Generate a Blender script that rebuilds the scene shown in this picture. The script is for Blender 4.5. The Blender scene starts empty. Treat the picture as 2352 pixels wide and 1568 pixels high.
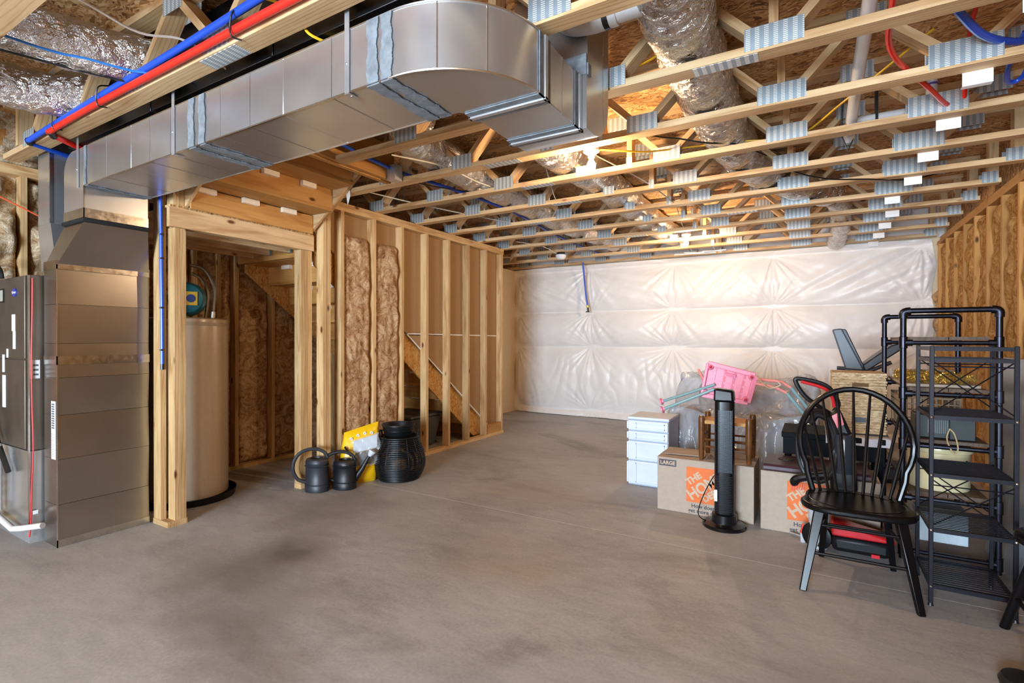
import bpy, math, random
import numpy as np
from mathutils import Vector, Matrix, Quaternion
random.seed(7)
scn = bpy.context.scene
COL = scn.collection
R = math.radians
# ------------------------------------------------------------------ camera
CAM_H = 1.33
cam = bpy.data.cameras.new('camera'); cam.sensor_width = 36.0; cam.lens = 1171.4 / 2352 * 36.0
cam.clip_start = 0.02; cam.clip_end = 100
co = bpy.data.objects.new('camera', cam); COL.objects.link(co)
_yaw, _pit, _rol = R(30.6), R(-0.2545), R(0.088)
fw = Vector((-math.sin(_yaw), math.cos(_yaw), 0)); rt = Vector((math.cos(_yaw), math.sin(_yaw), 0)); up = Vector((0, 0, 1))
FWv = fw * math.cos(_pit) + up * math.sin(_pit); u2 = -fw * math.sin(_pit) + up * math.cos(_pit)
RTv = rt * math.cos(_rol) + u2 * math.sin(_rol); UPv = -rt * math.sin(_rol) + u2 * math.cos(_rol)
M = Matrix((RTv, UPv, -FWv)).transposed().to_4x4(); M.translation = (0, 0, CAM_H)
co.matrix_world = M
scn.camera = co
# ------------------------------------------------------------------ world, lights, exposure
scn.view_settings.view_transform = 'Standard'; scn.view_settings.look = 'None'
scn.view_settings.gamma = 1.0; scn.view_settings.use_curve_mapping = False
scn.view_settings.exposure = 0.42
scn.cycles.use_denoising = True
scn.cycles.max_bounces = 10; scn.cycles.diffuse_bounces = 6; scn.cycles.glossy_bounces = 5
scn.cycles.transparent_max_bounces = 12
scn.cycles.caustics_reflective = False; scn.cycles.caustics_refractive = False
scn.cycles.sample_clamp_indirect = 6.0
wd = bpy.data.worlds.new('world'); scn.world = wd; wd.use_nodes = True
wd.node_tree.nodes['Background'].inputs[0].default_value = (0.62, 0.78, 1.0, 1)
wd.node_tree.nodes['Background'].inputs[1].default_value = 1.2
def area(name, loc, size, rot, power, color):
    l = bpy.data.lights.new(name, 'AREA'); l.shape = 'RECTANGLE'; l.size, l.size_y = size
    l.energy = power; l.color = color
    o = bpy.data.objects.new(name, l); COL.objects.link(o); o.location = loc; o.rotation_euler = rot
    return o
# daylight entering through the glazed doors in the wall behind the camera
area('daylight_patio_door', (-.75, -4.53, 1.22), (2.3, 2.1), (R(-90), 0, R(180)), 740, (0.66, 0.83, 1.0))
area('added_side_daylight', (-4.0, -4.53, 1.65), (1.3, 1.1), (R(-90), 0, R(180)), 60, (0.80, 0.90, 1.0))  # added weak fill for the left side, no window known there

# ------------------------------------------------------------------ mesh helpers
class MB:
    def __init__(s): s.v = []; s.f = []; s.mi = []; s.cur = 0
    def add(s, vs, fs):
        o = len(s.v); s.v += [tuple(p) for p in vs]
        for f in fs: s.f.append([i + o for i in f]); s.mi.append(s.cur)
        return s
    def box(s, x0, x1, y0, y1, z0, z1):
        return s.add([(x0,y0,z0),(x1,y0,z0),(x1,y1,z0),(x0,y1,z0),(x0,y0,z1),(x1,y0,z1),(x1,y1,z1),(x0,y1,z1)],
                     [(0,3,2,1),(4,5,6,7),(0,1,5,4),(1,2,6,5),(2,3,7,6),(3,0,4,7)])
    def hexa(s, a, b):   # two quads (4 points each), joined
        return s.add(list(a) + list(b), [(3,2,1,0),(4,5,6,7),(0,1,5,4),(1,2,6,5),(2,3,7,6),(3,0,4,7)])
    def bar(s, p0, p1, w, t, upv=(0,0,1)):
        p0, p1 = Vector(p0), Vector(p1); d = (p1 - p0).normalized(); u = Vector(upv)
        if abs(d.dot(u)) > .98: u = Vector((0,1,0))
        y = u.cross(d).normalized() * (w/2); z = d.cross(y).normalized() * (t/2)
        return s.hexa([p0-y-z, p0+y-z, p0+y+z, p0-y+z], [p1-y-z, p1+y-z, p1+y+z, p1-y+z])
    def tube(s, pts, r, n=8, caps=True, closed=False):
        pts = [Vector(p) for p in pts]; m = len(pts)
        rs = r if isinstance(r, (list, tuple)) else [r]*m
        T = []
        for i in range(m):
            a = pts[(i-1) % m] if (closed or i) else pts[0]; b = pts[(i+1) % m] if (closed or i < m-1) else pts[-1]
            T.append((b - a).normalized())
        nrm = T[0].orthogonal().normalized(); vs = []
        for i in range(m):
            if i: 
                q = T[i-1].rotation_difference(T[i]); nrm = q @ nrm
            nrm = (nrm - T[i]*nrm.dot(T[i])).normalized(); bn = T[i].cross(nrm)
            for k in range(n):
                a = 2*math.pi*k/n
                vs.append(pts[i] + (nrm*math.cos(a) + bn*math.sin(a))*rs[i])
        fs = []
        for i in range(m if closed else m-1):
            j = (i+1) % m
            for k in range(n):
                fs.append((i*n+k, i*n+(k+1)%n, j*n+(k+1)%n, j*n+k))
        if caps and not closed:
            fs.append(tuple(range(n))[::-1]); fs.append(tuple((m-1)*n+k for k in range(n)))
        return s.add(vs, fs)
    def lathe(s, c, prof, n=24, axis=(0,0,1), sx=1.0, sy=1.0, caps=True):
        c = Vector(c); ax = Vector(axis).normalized(); q = Vector((0,0,1)).rotation_difference(ax)
        vs = []
        for r, z in prof:
            for k in range(n):
                a = 2*math.pi*k/n
                vs.append(c + q @ Vector((r*math.cos(a)*sx, r*math.sin(a)*sy, z)))
        fs = []
        for i in range(len(prof)-1):
            for k in range(n): fs.append((i*n+k, i*n+(k+1)%n, (i+1)*n+(k+1)%n, (i+1)*n+k))
        if caps:
            fs.append(tuple(range(n))[::-1]); fs.append(tuple((len(prof)-1)*n+k for k in range(n)))
        return s.add(vs, fs)
    def prism(s, poly, o, u, v, w):   # polygon in (u,v), extruded by vector w
        o, u, v, w = Vector(o), Vector(u), Vector(v), Vector(w); n = len(poly)
        a = [o + u*p[0] + v*p[1] for p in poly]; b = [p + w for p in a]
        return s.add(a + b, [tuple(range(n))[::-1], tuple(range(n, 2*n))] + [(i, (i+1)%n, n+(i+1)%n, n+i) for i in range(n)])
    def sphere(s, c, r, nu=16, nv=10, sc=(1,1,1)):
        vs = []; c = Vector(c)
        for i in range(nv+1):
            t = math.pi*i/nv
            for k in range(nu):
                a = 2*math.pi*k/nu
                vs.append(c + Vector((r*sc[0]*math.sin(t)*math.cos(a), r*sc[1]*math.sin(t)*math.sin(a), r*sc[2]*math.cos(t))))
        fs = []
        for i in range(nv):
            for k in range(nu): fs.append((i*nu+k, (i+1)*nu+k, (i+1)*nu+(k+1)%nu, i*nu+(k+1)%nu))
        return s.add(vs, fs)
    def grid(s, P, flip=False):   # P[i][j] array (n,m,3)
        n, m = len(P), len(P[0]); vs = [tuple(P[i][j]) for i in range(n) for j in range(m)]; fs = []
        for i in range(n-1):
            for j in range(m-1):
                q = (i*m+j, (i+1)*m+j, (i+1)*m+j+1, i*m+j+1)
                fs.append(q[::-1] if flip else q)
        return s.add(vs, fs)
    def mesh(s, name, mats, smooth=False, off=(0,0,0), ang=35):
        me = bpy.data.meshes.new(name)
        me.from_pydata([(p[0]-off[0], p[1]-off[1], p[2]-off[2]) for p in s.v], [], s.f)
        for mt in (mats if isinstance(mats, (list, tuple)) else [mats]): me.materials.append(mt)
        if any(s.mi): me.polygons.foreach_set('material_index', s.mi)
        import bmesh
        bm = bmesh.new(); bm.from_mesh(me); bmesh.ops.recalc_face_normals(bm, faces=bm.faces); bm.to_mesh(me); bm.free()
        if smooth:
            me.shade_smooth(); me.set_sharp_from_angle(angle=R(ang))
        return me
    def build(s, name, mats, parent=None, smooth=False, bevel=0, ang=35, seg=2):
        off = wloc(parent) if parent else (0,0,0)
        me = s.mesh(name, mats, smooth, off, ang)
        o = bpy.data.objects.new(name, me); COL.objects.link(o)
        if parent: o.parent = parent
        if bevel:
            b = o.modifiers.new('bevel', 'BEVEL'); b.width = bevel; b.segments = seg; b.limit_method = 'ANGLE'; b.angle_limit = R(40)
            if not smooth: me.shade_smooth(); me.set_sharp_from_angle(angle=R(ang))
        return o
def wloc(o):
    v = Vector((0,0,0))
    while o: v = v + o.location; o = o.parent
    return v
def tag(o, label=None, cat=None, group=None, kind=None):
    if label: o['label'] = label
    if cat: o['category'] = cat
    if group: o['group'] = group
    if kind: o['kind'] = kind
    return o
def empty(name, loc=(0,0,0), label=None, cat=None, group=None, kind=None):
    o = bpy.data.objects.new(name, None); o.empty_display_size = .1; COL.objects.link(o); o.location = loc
    return tag(o, label, cat, group, kind)
_lum = {}
def lumber(name, p0, p1, w, t, mat, parent=None, upv=(0,0,1)):
    """a board: length along local x, w across, t thick; grain follows the board"""
    p0, p1 = Vector(p0), Vector(p1); d = p1 - p0; L = d.length; d.normalize(); u = Vector(upv)
    if abs(d.dot(u)) > .98: u = Vector((1,0,0))
    y = u.cross(d).normalized(); z = d.cross(y).normalized()
    key = (round(L,3), round(w,4), round(t,4), mat.name)
    if key not in _lum:
        _lum[key] = MB().box(-L/2, L/2, -w/2, w/2, -t/2, t/2).mesh('board', mat)
    o = bpy.data.objects.new(name, _lum[key]); COL.objects.link(o)
    mw = Matrix((d, y, z)).transposed().to_4x4()
    c = (p0 + p1)/2 - (wloc(parent) if parent else Vector((0,0,0)))
    mw.translation = c
    if parent: o.parent = parent
    o.matrix_basis = mw
    return o
def pbox(name, lo, hi, mat, parent=None, bevel=0, smooth=False):
    return MB().box(lo[0],hi[0],lo[1],hi[1],lo[2],hi[2]).build(name, mat, parent, smooth, bevel)
# numpy value noise
def _h(i, j, s): 
    n = (i*374761393 + j*668265263 + s*974634777).astype(np.int64) & 0xffffffff
    n = ((n ^ (n >> 13)) * 1274126177) & 0xffffffff
    return ((n ^ (n >> 16)) & 0xffff) / 65535.0
def vnoise(x, y, s=0):
    x = np.asarray(x, float); y = np.asarray(y, float)
    i = np.floor(x).astype(np.int64); j = np.floor(y).astype(np.int64); fx = x-i; fy = y-j
    fx = fx*fx*(3-2*fx); fy = fy*fy*(3-2*fy)
    return (_h(i,j,s)*(1-fx)+_h(i+1,j,s)*fx)*(1-fy) + (_h(i,j+1,s)*(1-fx)+_h(i+1,j+1,s)*fx)*fy
def fnoise(x, y, s=0, o=3):
    t = 0; a = .5
    for k in range(o): t = t + a*vnoise(x*2**k, y*2**k, s+k*17); a *= .5
    return t
def catmull(pts, n=8):
    P = [Vector(p) for p in pts]; P = [P[0]*2-P[1]] + P + [P[-1]*2-P[-2]]; out = []
    for i in range(1, len(P)-2):
        for k in range(n):
            t = k/n; a,b,c,d = P[i-1],P[i],P[i+1],P[i+2]
            out.append(.5*((2*b)+(-a+c)*t+(2*a-5*b+4*c-d)*t*t+(-a+3*b-3*c+d)*t**3))
    out.append(P[-2]); return out
# ------------------------------------------------------------------ materials
def hexc(h):
    h = h.lstrip('#'); c = [int(h[i:i+2],16)/255 for i in (0,2,4)]
    return tuple((x/12.92 if x <= .04045 else ((x+.055)/1.055)**2.4) for x in c) + (1,)
def newmat(name):
    m = bpy.data.materials.new(name); m.use_nodes = True; nt = m.node_tree
    return m, nt, nt.nodes['Principled BSDF']
def N(nt, typ, **kw):
    n = nt.nodes.new(typ)
    for k, v in kw.items():
        if k in n.bl_rna.properties: setattr(n, k, v)
        else: n.inputs[k].default_value = v
    return n
def ramp(nt, fac, stops):
    r = nt.nodes.new('ShaderNodeValToRGB'); el = r.color_ramp.elements
    while len(el) < len(stops): el.new(.5)
    for e, (p, c) in zip(el, stops): e.position = p; e.color = c if len(c) == 4 else tuple(c)+(1,)
    nt.links.new(fac, r.inputs[0]); return r.outputs[0]
def coords(nt, scale=(1,1,1), rnd=0.0, kind='Object'):
    tc = nt.nodes.new('ShaderNodeTexCoord'); mp = nt.nodes.new('ShaderNodeMapping'); mp.inputs['Scale'].default_value = scale
    nt.links.new(tc.outputs[kind], mp.inputs[0])
    if rnd:
        oi = nt.nodes.new('ShaderNodeObjectInfo'); ml = N(nt, 'ShaderNodeMath', operation='MULTIPLY'); ml.inputs[1].default_value = rnd
        nt.links.new(oi.outputs['Random'], ml.inputs[0]); cb = nt.nodes.new('ShaderNodeCombineXYZ')
        for i in range(3): nt.links.new(ml.outputs[0], cb.inputs[i])
        nt.links.new(cb.outputs[0], mp.inputs['Location'])
    return mp.outputs[0]
def noise(nt, vec, scale, detail=4, rough=.6, dist=0.0):
    n = nt.nodes.new('ShaderNodeTexNoise'); n.inputs['Scale'].default_value = scale; n.inputs['Detail'].default_value = detail
    n.inputs['Roughness'].default_value = rough; n.inputs['Distortion'].default_value = dist
    nt.links.new(vec, n.inputs['Vector']); return n.outputs['Fac']
def bump(nt, b, h, strength=.3, dist=.01):
    n = nt.nodes.new('ShaderNodeBump'); n.inputs['Strength'].default_value = strength; n.inputs['Distance'].default_value = dist
    nt.links.new(h, n.inputs['Height']); nt.links.new(n.outputs[0], b.inputs['Normal'])
def mix(nt, fac, a, b, mode='MIX'):
    n = nt.nodes.new('ShaderNodeMix'); n.data_type = 'RGBA'; n.blend_type = mode
    if isinstance(fac, (int, float)): n.inputs[0].default_value = fac
    else: nt.links.new(fac, n.inputs[0])
    for s, x in ((6, a), (7, b)):
        if isinstance(x, tuple): n.inputs[s].default_value = x
        else: nt.links.new(x, n.inputs[s])
    return n.outputs[2]
def plain(name, col, rough=.5, metal=0.0, nz=0.0, nscale=40, bmp=0.0, spec=None, coat=0, alpha=1, trans=0):
    m, nt, b = newmat(name); c = hexc(col) if isinstance(col, str) else tuple(col)+(1,)
    b.inputs['Roughness'].default_value = rough; b.inputs['Metallic'].default_value = metal
    if spec is not None: b.inputs['Specular IOR Level'].default_value = spec
    if coat: b.inputs['Coat Weight'].default_value = coat
    if alpha < 1: b.inputs['Alpha'].default_value = alpha
    if trans: b.inputs['Transmission Weight'].default_value = trans
    v = coords(nt, rnd=3.0); f = noise(nt, v, nscale, 3)
    k = max(nz, .04)
    lo = tuple(x*(1-k) for x in c[:3])+(1,); hi = tuple(min(1, x*(1+k)) for x in c[:3])+(1,)
    nt.links.new(ramp(nt, f, [(.3, lo), (.7, hi)]), b.inputs['Base Color'])
    if bmp: bump(nt, b, f, bmp, .004)
    return m
def wood(name, light, dark, knot, ringscale=26, rough=.62, knots=True):
    m, nt, b = newmat(name)
    v = coords(nt, (1.0, 9.0, 9.0), 40.0)
    w = nt.nodes.new('ShaderNodeTexWave'); w.wave_type = 'BANDS'; w.bands_direction = 'Y'
    w.inputs['Scale'].default_value = ringscale/16; w.inputs['Distortion'].default_value = 14; w.inputs['Detail'].default_value = 3
    w.inputs['Detail Scale'].default_value = .45; nt.links.new(v, w.inputs['Vector'])
    f = noise(nt, coords(nt, (2.2, 60, 60), 40.0), 2.0, 4, .65); big = noise(nt, coords(nt, (1.2, 7, 7), 40.0), 1.6, 3, .6)
    c = ramp(nt, w.outputs['Fac'], [(.1, hexc(light)), (.7, hexc(light)), (1.0, hexc(dark))])
    c = mix(nt, .55, c, ramp(nt, big, [(.33, hexc(dark)), (.6, hexc(light))]))
    c = mix(nt, .25, c, ramp(nt, f, [(.3, hexc(dark)), (.7, hexc(light))]))
    oi = nt.nodes.new('ShaderNodeObjectInfo')
    hs = nt.nodes.new('ShaderNodeHueSaturation'); mr = N(nt, 'ShaderNodeMapRange'); mr.inputs[3].default_value = .8; mr.inputs[4].default_value = 1.1
    nt.links.new(oi.outputs['Random'], mr.inputs[0]); nt.links.new(mr.outputs[0], hs.inputs['Value'])
    if knots:
        vo = nt.nodes.new('ShaderNodeTexVoronoi'); vo.inputs['Scale'].default_value = 3.0
        nt.links.new(coords(nt, (1.0, 2.2, 2.2), 40.0), vo.inputs['Vector'])
        k = ramp(nt, vo.outputs['Distance'], [(.06, (1,1,1,1)), (.13, (0,0,0,1))])
        c = mix(nt, k, c, hexc(knot))
    nt.links.new(c, hs.inputs['Color']); nt.links.new(hs.outputs[0], b.inputs['Base Color'])
    b.inputs['Roughness'].default_value = rough; b.inputs['Specular IOR Level'].default_value = .25
    bump(nt, b, f, .15, .002)
    return m
PINE = wood('pine_lumber', '#e0bf92', '#a97a48', '#6e3f1e')
STUD = wood('stud_lumber', '#dcb987', '#a2733e', '#5f3418')
FIR = wood('fir_board', '#cf9a58', '#a36c34', '#5f3416', 20)
DARKWOOD = wood('walnut_stained_wood', '#5f3a1f', '#3b2212', '#2a170c', 20, .4, False)
SHELFWOOD = wood('weathered_shelf_wood', '#6d5a4c', '#4d3d33', '#33271f', 18, .6, False)
def osb(name, stops, sc=1.0):
    m, nt, b = newmat(name)
    cols = []
    for i, (rot, sx) in enumerate(((.3, 1), (1.5, 2), (2.5, 3))):
        tc = nt.nodes.new('ShaderNodeTexCoord'); mp = nt.nodes.new('ShaderNodeMapping'); mp.inputs['Rotation'].default_value = (0,0,rot)
        mp.inputs['Scale'].default_value = (26*sc, 90*sc, 26*sc); mp.inputs['Location'].default_value = (sx*3.1, sx*1.7, 0)
        nz = nt.nodes.new('ShaderNodeTexNoise'); nz.inputs['Scale'].default_value = 4; 
        nt.links.new(tc.outputs['Object'], nz.inputs['Vector'])
        ad = N(nt, 'ShaderNodeVectorMath', operation='MULTIPLY_ADD'); ad.inputs[1].default_value = (.25,.25,.25)
        nt.links.new(nz.outputs['Color'], ad.inputs[0]); nt.links.new(tc.outputs['Object'], ad.inputs[2]); nt.links.new(ad.outputs[0], mp.inputs[0])
        vo = nt.nodes.new('ShaderNodeTexVoronoi'); vo.inputs['Scale'].default_value = 1.0; nt.links.new(mp.outputs[0], vo.inputs['Vector'])
        cols.append(vo.outputs['Color'])
    sel = noise(nt, coords(nt), 18*sc, 2)
    c1 = mix(nt, ramp(nt, sel, [(.42,(0,0,0,1)),(.46,(1,1,1,1))]), cols[0], cols[1])
    c2 = mix(nt, ramp(nt, noise(nt, coords(nt, (1,1,1), 5.), 15*sc, 2), [(.52,(0,0,0,1)),(.56,(1,1,1,1))]), c1, cols[2])
    bw = nt.nodes.new('ShaderNodeRGBToBW'); nt.links.new(c2, bw.inputs[0])
    big = noise(nt, coords(nt), 1.5, 3)
    md = N(nt, 'ShaderNodeMath', operation='MULTIPLY_ADD'); md.inputs[1].default_value = .4; nt.links.new(big, md.inputs[0]); nt.links.new(bw.outputs[0], md.inputs[2])
    nt.links.new(ramp(nt, md.outputs[0], stops), b.inputs['Base Color'])
    b.inputs['Roughness'].default_value = .6; b.inputs['Specular IOR Level'].default_value = .3
    bump(nt, b, bw.outputs[0], .3, .003)
    return m
OSB = osb('osb_sheathing', [(.3, hexc('#6d4727')), (.52, hexc('#a97a4a')), (.75, hexc('#c89862')), (1, hexc('#e3bd8a'))])
OSBL = osb('osb_stringer', [(.25, hexc('#a9702e')), (.6, hexc('#d09a52')), (1, hexc('#e0b878'))])
def metal(name, col, rough=.35, var=.12, scale=3.0, brush=None, met=1.0):
    m, nt, b = newmat(name); b.inputs['Metallic'].default_value = met
    v = coords(nt, brush or (1,1,1), 5.0); f = noise(nt, v, scale, 5, .65); g = noise(nt, coords(nt, (1,1,1), 3.0), 60, 2)
    c = hexc(col)
    nt.links.new(ramp(nt, f, [(.3, tuple(x*.82 for x in c[:3])+(1,)), (.7, c)]), b.inputs['Base Color'])
    ad = N(nt, 'ShaderNodeMapRange'); ad.inputs[1].default_value = .25; ad.inputs[2].default_value = .75
    ad.inputs[3].default_value = rough-var; ad.inputs[4].default_value = rough+var
    nt.links.new(f, ad.inputs[0]); nt.links.new(ad.outputs[0], b.inputs['Roughness'])
    if scale > 5: bump(nt, b, g, .03, .002)
    return m
GALV = metal('galvanised_sheet', '#dde0e3', .29, .02, 1.5, None, .9)
GALVD = metal('galvanised_drop_panel', '#b7b2aa', .30, .02, 1.5)
STRAP = metal('galvanised_strap', '#d5d8dc', .38, .05, 3.0, None, .8)
BLACKSTEEL = metal('black_iron_pipe', '#3a3b44', .36, .1, 12)
MASTIC = plain('grey_duct_mastic', '#747a7f', .7, 0, .25, 25, .6)
SEAM = metal('duct_seam', '#dfe2e4', .25, .05)
def foilmat():
    m, nt, b = newmat('foil_insulation_jacket'); b.inputs['Metallic'].default_value = .95; b.inputs['Roughness'].default_value = .17
    b.inputs['Base Color'].default_value = hexc('#dedad6')
    f = noise(nt, coords(nt), 16, 4, .7, 1.5); g = noise(nt, coords(nt), 55, 2, .5, .5)
    ad = N(nt, 'ShaderNodeMath', operation='MULTIPLY_ADD'); ad.inputs[1].default_value = .35; nt.links.new(g, ad.inputs[0]); nt.links.new(f, ad.inputs[2])
    bump(nt, b, ad.outputs[0], .9, .03)
    return m
FOIL = foilmat()
def platemat():
    m, nt, b = newmat('toothed_gang_plate'); b.inputs['Metallic'].default_value = .35; b.inputs['Roughness'].default_value = .38
    tc = nt.nodes.new('ShaderNodeTexCoord'); sp = nt.nodes.new('ShaderNodeSeparateXYZ'); nt.links.new(tc.outputs['Object'], sp.inputs[0])
    def per(o, s, th):
        a = N(nt, 'ShaderNodeMath', operation='MULTIPLY'); a.inputs[1].default_value = s; nt.links.new(o, a.inputs[0])
        f = N(nt, 'ShaderNodeMath', operation='FRACT'); nt.links.new(a.outputs[0], f.inputs[0])
        g = N(nt, 'ShaderNodeMath', operation='LESS_THAN'); g.inputs[1].default_value = th; nt.links.new(f.outputs[0], g.inputs[0]); return g.outputs[0]
    yz = N(nt, 'ShaderNodeMath', operation='ADD'); nt.links.new(sp.outputs['Y'], yz.inputs[0]); nt.links.new(sp.outputs['Z'], yz.inputs[1])
    a = per(sp.outputs['X'], 27, .5); c = per(yz.outputs[0], 120, .5)
    mu = N(nt, 'ShaderNodeMath', operation='MULTIPLY'); nt.links.new(a, mu.inputs[0]); nt.links.new(c, mu.inputs[1])
    nt.links.new(mix(nt, mu.outputs[0], hexc('#9aa5ac'), hexc('#f0ede4')), b.inputs['Base Color'])
    bump(nt, b, mu.outputs[0], .8, .003)
    return m
PLATE = platemat()
def fiber(name, c0, c1, c2, sc=1.0):
    m, nt, b = newmat(name)
    f = noise(nt, coords(nt, (1,1,1), 9.), 9*sc, 8, .74, 1.6); g = noise(nt, coords(nt, (1,1,1), 9.), 120, 3, .7)
    ad = N(nt, 'ShaderNodeMath', operation='MULTIPLY_ADD'); ad.inputs[1].default_value = .3; nt.links.new(g, ad.inputs[0]); nt.links.new(f, ad.inputs[2])
    nt.links.new(ramp(nt, ad.outputs[0], [(.50, hexc(c0)), (.63, hexc(c1)), (.76, hexc(c2))]), b.inputs['Base Color'])
    b.inputs['Roughness'].default_value = .95; b.inputs['Specular IOR Level'].default_value = .08
    bump(nt, b, ad.outputs[0], .8, .03)
    return m
INSUL = fiber('brown_fibreglass', '#84593a', '#c0966b', '#e2c29c')
INSULR = fiber('fibreglass_behind_studs', '#8a5a2a', '#b8844a', '#d0a46c', 1.2)
INSULF = fiber('fluffy_fibreglass', '#8f6b4a', '#c2a27c', '#ecdcc2', .9)
PAPER = plain('drywall_back_paper', '#a8855c', .85, 0, .06, 90)
CREAM = plain('primed_drywall', '#e2cba6', .8, 0, .03, 30)
WALLB = plain('grey_foundation_wall', '#dcdad6', .8, 0, .1, 6, .2)
STAINS_AND_DAYLIGHT = [(-2.75,2.15,.55,.35,.75,'#574c43'),(-2.75,1.75,.9,.45,.6,'#5d5148'),(-2.2,1.35,.8,.3,.55,'#5d5148'),(-3.2,2.6,.6,.4,.5,'#655a50'),(-3.3,3.0,.7,.3,.4,'#655a50'),(-.9,1.55,.9,.5,.45,'#a9a8b0'),(-.3,1.9,.7,.5,.3,'#a9a8b0'),(-2.0,3.9,.8,.5,.4,'#a18d79'),(.3,2.2,.6,.4,.4,'#75695e'),(-1.6,2.6,.5,.4,.35,'#ab937b')]
def concrete():
    m, nt, b = newmat('trowelled_concrete')
    v = coords(nt)
    a = noise(nt, v, .55, 5, .55, .4); c = noise(nt, coords(nt, (.7, 1.3, 1)), .9, 5, .6, .9); d = noise(nt, v, 60, 3, .7); e = noise(nt, v, .30, 3, .5); g = noise(nt, coords(nt, (1.0, 2.6, 1)), 5, 5, .7, .6)
    col = ramp(nt, a, [(.3, hexc('#888583')), (.5, hexc('#aaa7a5')), (.7, hexc('#c4c2c0'))])
    col = mix(nt, ramp(nt, c, [(.30, (.8,.8,.8,1)), (.48, (0,0,0,1))]), col, hexc('#69635f'))
    col = mix(nt, ramp(nt, noise(nt, v, 1.3, 4, .6, .6), [(.56,(0,0,0,1)), (.72,(.38,.38,.38,1))]), col, hexc('#ae9a84'))
    col = mix(nt, ramp(nt, e, [(.45, (0,0,0,1)), (.62,(.5,.5,.5,1))]), col, hexc('#a9a7ad'))
    col = mix(nt, .2, col, ramp(nt, g, [(.3, (.12,.10,.09,1)), (.7,(.6,.55,.5,1))]))
    col = mix(nt, .16, col, ramp(nt, d, [(.3, (.08,.07,.06,1)), (.7,(.6,.55,.5,1))]))
    # stains, and pale pools of daylight painted into the slab colour
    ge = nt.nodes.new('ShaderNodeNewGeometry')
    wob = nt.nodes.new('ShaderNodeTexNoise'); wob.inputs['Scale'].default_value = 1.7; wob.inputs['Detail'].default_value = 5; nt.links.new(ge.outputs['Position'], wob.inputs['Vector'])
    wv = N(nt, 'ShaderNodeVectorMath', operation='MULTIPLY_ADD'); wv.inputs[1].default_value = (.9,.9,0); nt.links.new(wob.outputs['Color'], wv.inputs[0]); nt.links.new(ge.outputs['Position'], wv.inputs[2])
    for (x, y, rx, ry, k, hx) in STAINS_AND_DAYLIGHT:
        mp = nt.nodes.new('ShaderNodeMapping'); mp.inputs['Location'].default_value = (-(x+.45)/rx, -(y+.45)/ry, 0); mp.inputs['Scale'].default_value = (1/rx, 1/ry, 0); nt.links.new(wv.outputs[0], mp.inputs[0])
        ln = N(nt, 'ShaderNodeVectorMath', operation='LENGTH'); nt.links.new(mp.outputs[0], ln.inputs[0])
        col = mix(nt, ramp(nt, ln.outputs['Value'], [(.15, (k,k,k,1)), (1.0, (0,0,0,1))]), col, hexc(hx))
    nt.links.new(col, b.inputs['Base Color'])
    mr = N(nt, 'ShaderNodeMapRange'); mr.inputs[3].default_value = .42; mr.inputs[4].default_value = .65; nt.links.new(a, mr.inputs[0]); nt.links.new(mr.outputs[0], b.inputs['Roughness'])
    b.inputs['Specular IOR Level'].default_value = .3
    bump(nt, b, d, .05, .003)
    return m
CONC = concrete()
JOINT = plain('joint_sealant', '#cfc8c0', .7)
POLY = plain('white_poly_vapour_barrier', '#eeeae7', .38, 0, .02, 4, 0, .5, 0)
BLACKP = plain('black_plastic', '#0e0f11', .42, 0, .1, 80, 0, .3)
BLACKM = plain('black_powder_coat', '#15141a', .45, 0, .1, 60, 0, .3)
WHITEP = plain('white_plastic', '#e9edf2', .35, 0, .02)
PVC = plain('white_pvc', '#d9d6d4', .35, 0, .03)
REDX = plain('red_pex', '#d8281c', .35); BLUEX = plain('blue_pex', '#1b4fc4', .35)
YELC = plain('yellow_cable', '#e8b422', .4); WHTC = plain('white_cable', '#d8d0c2', .4); BLKC = plain('black_cable', '#141414', .4)
CARD = plain('cardboard', '#ab9a8a', .8, 0, .05, 25)
TAGP = plain('white_paper_tag', '#f2f2f2', .6)
# ------------------------------------------------------------------ room shell
ZC = 2.606; ZT = 3.012            # truss bottom and top
XL, XR, YF, YB = -5.05, 1.42, 8.30, -4.5
fl = empty('floor', (0, 0, 0), kind='structure')
JY = 3.37
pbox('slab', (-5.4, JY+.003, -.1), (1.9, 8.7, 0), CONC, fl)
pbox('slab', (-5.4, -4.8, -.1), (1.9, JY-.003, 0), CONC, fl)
pbox('control_joint', (-5.0, JY-.003, -.1), (1.4, JY+.003, -.0004), JOINT, fl)
# ceiling deck of OSB sheets
ce = empty('ceiling', (0, 0, ZT), kind='structure')
_deck = {}
for j in range(11):
    for i in range(-1, 4):
        x0 = -5.4 + i*2.44 + (1.22 if j % 2 else 0); x1 = min(x0+2.436, 1.9); x0 = max(x0, -5.4)
        if x1 - x0 < .1: continue
        y0 = -4.8 + j*1.22 + .08
        y1 = min(y0 + 1.216, 8.7)
        if y1 - y0 < .1: continue
        pbox('osb_panel', (x0, y0, ZT), (x1, y1, ZT+.018), OSB, ce)
pbox('osb_panel', (-5.4, -4.8, ZT), (1.9, -4.724, ZT+.018), OSB, ce)
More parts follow.
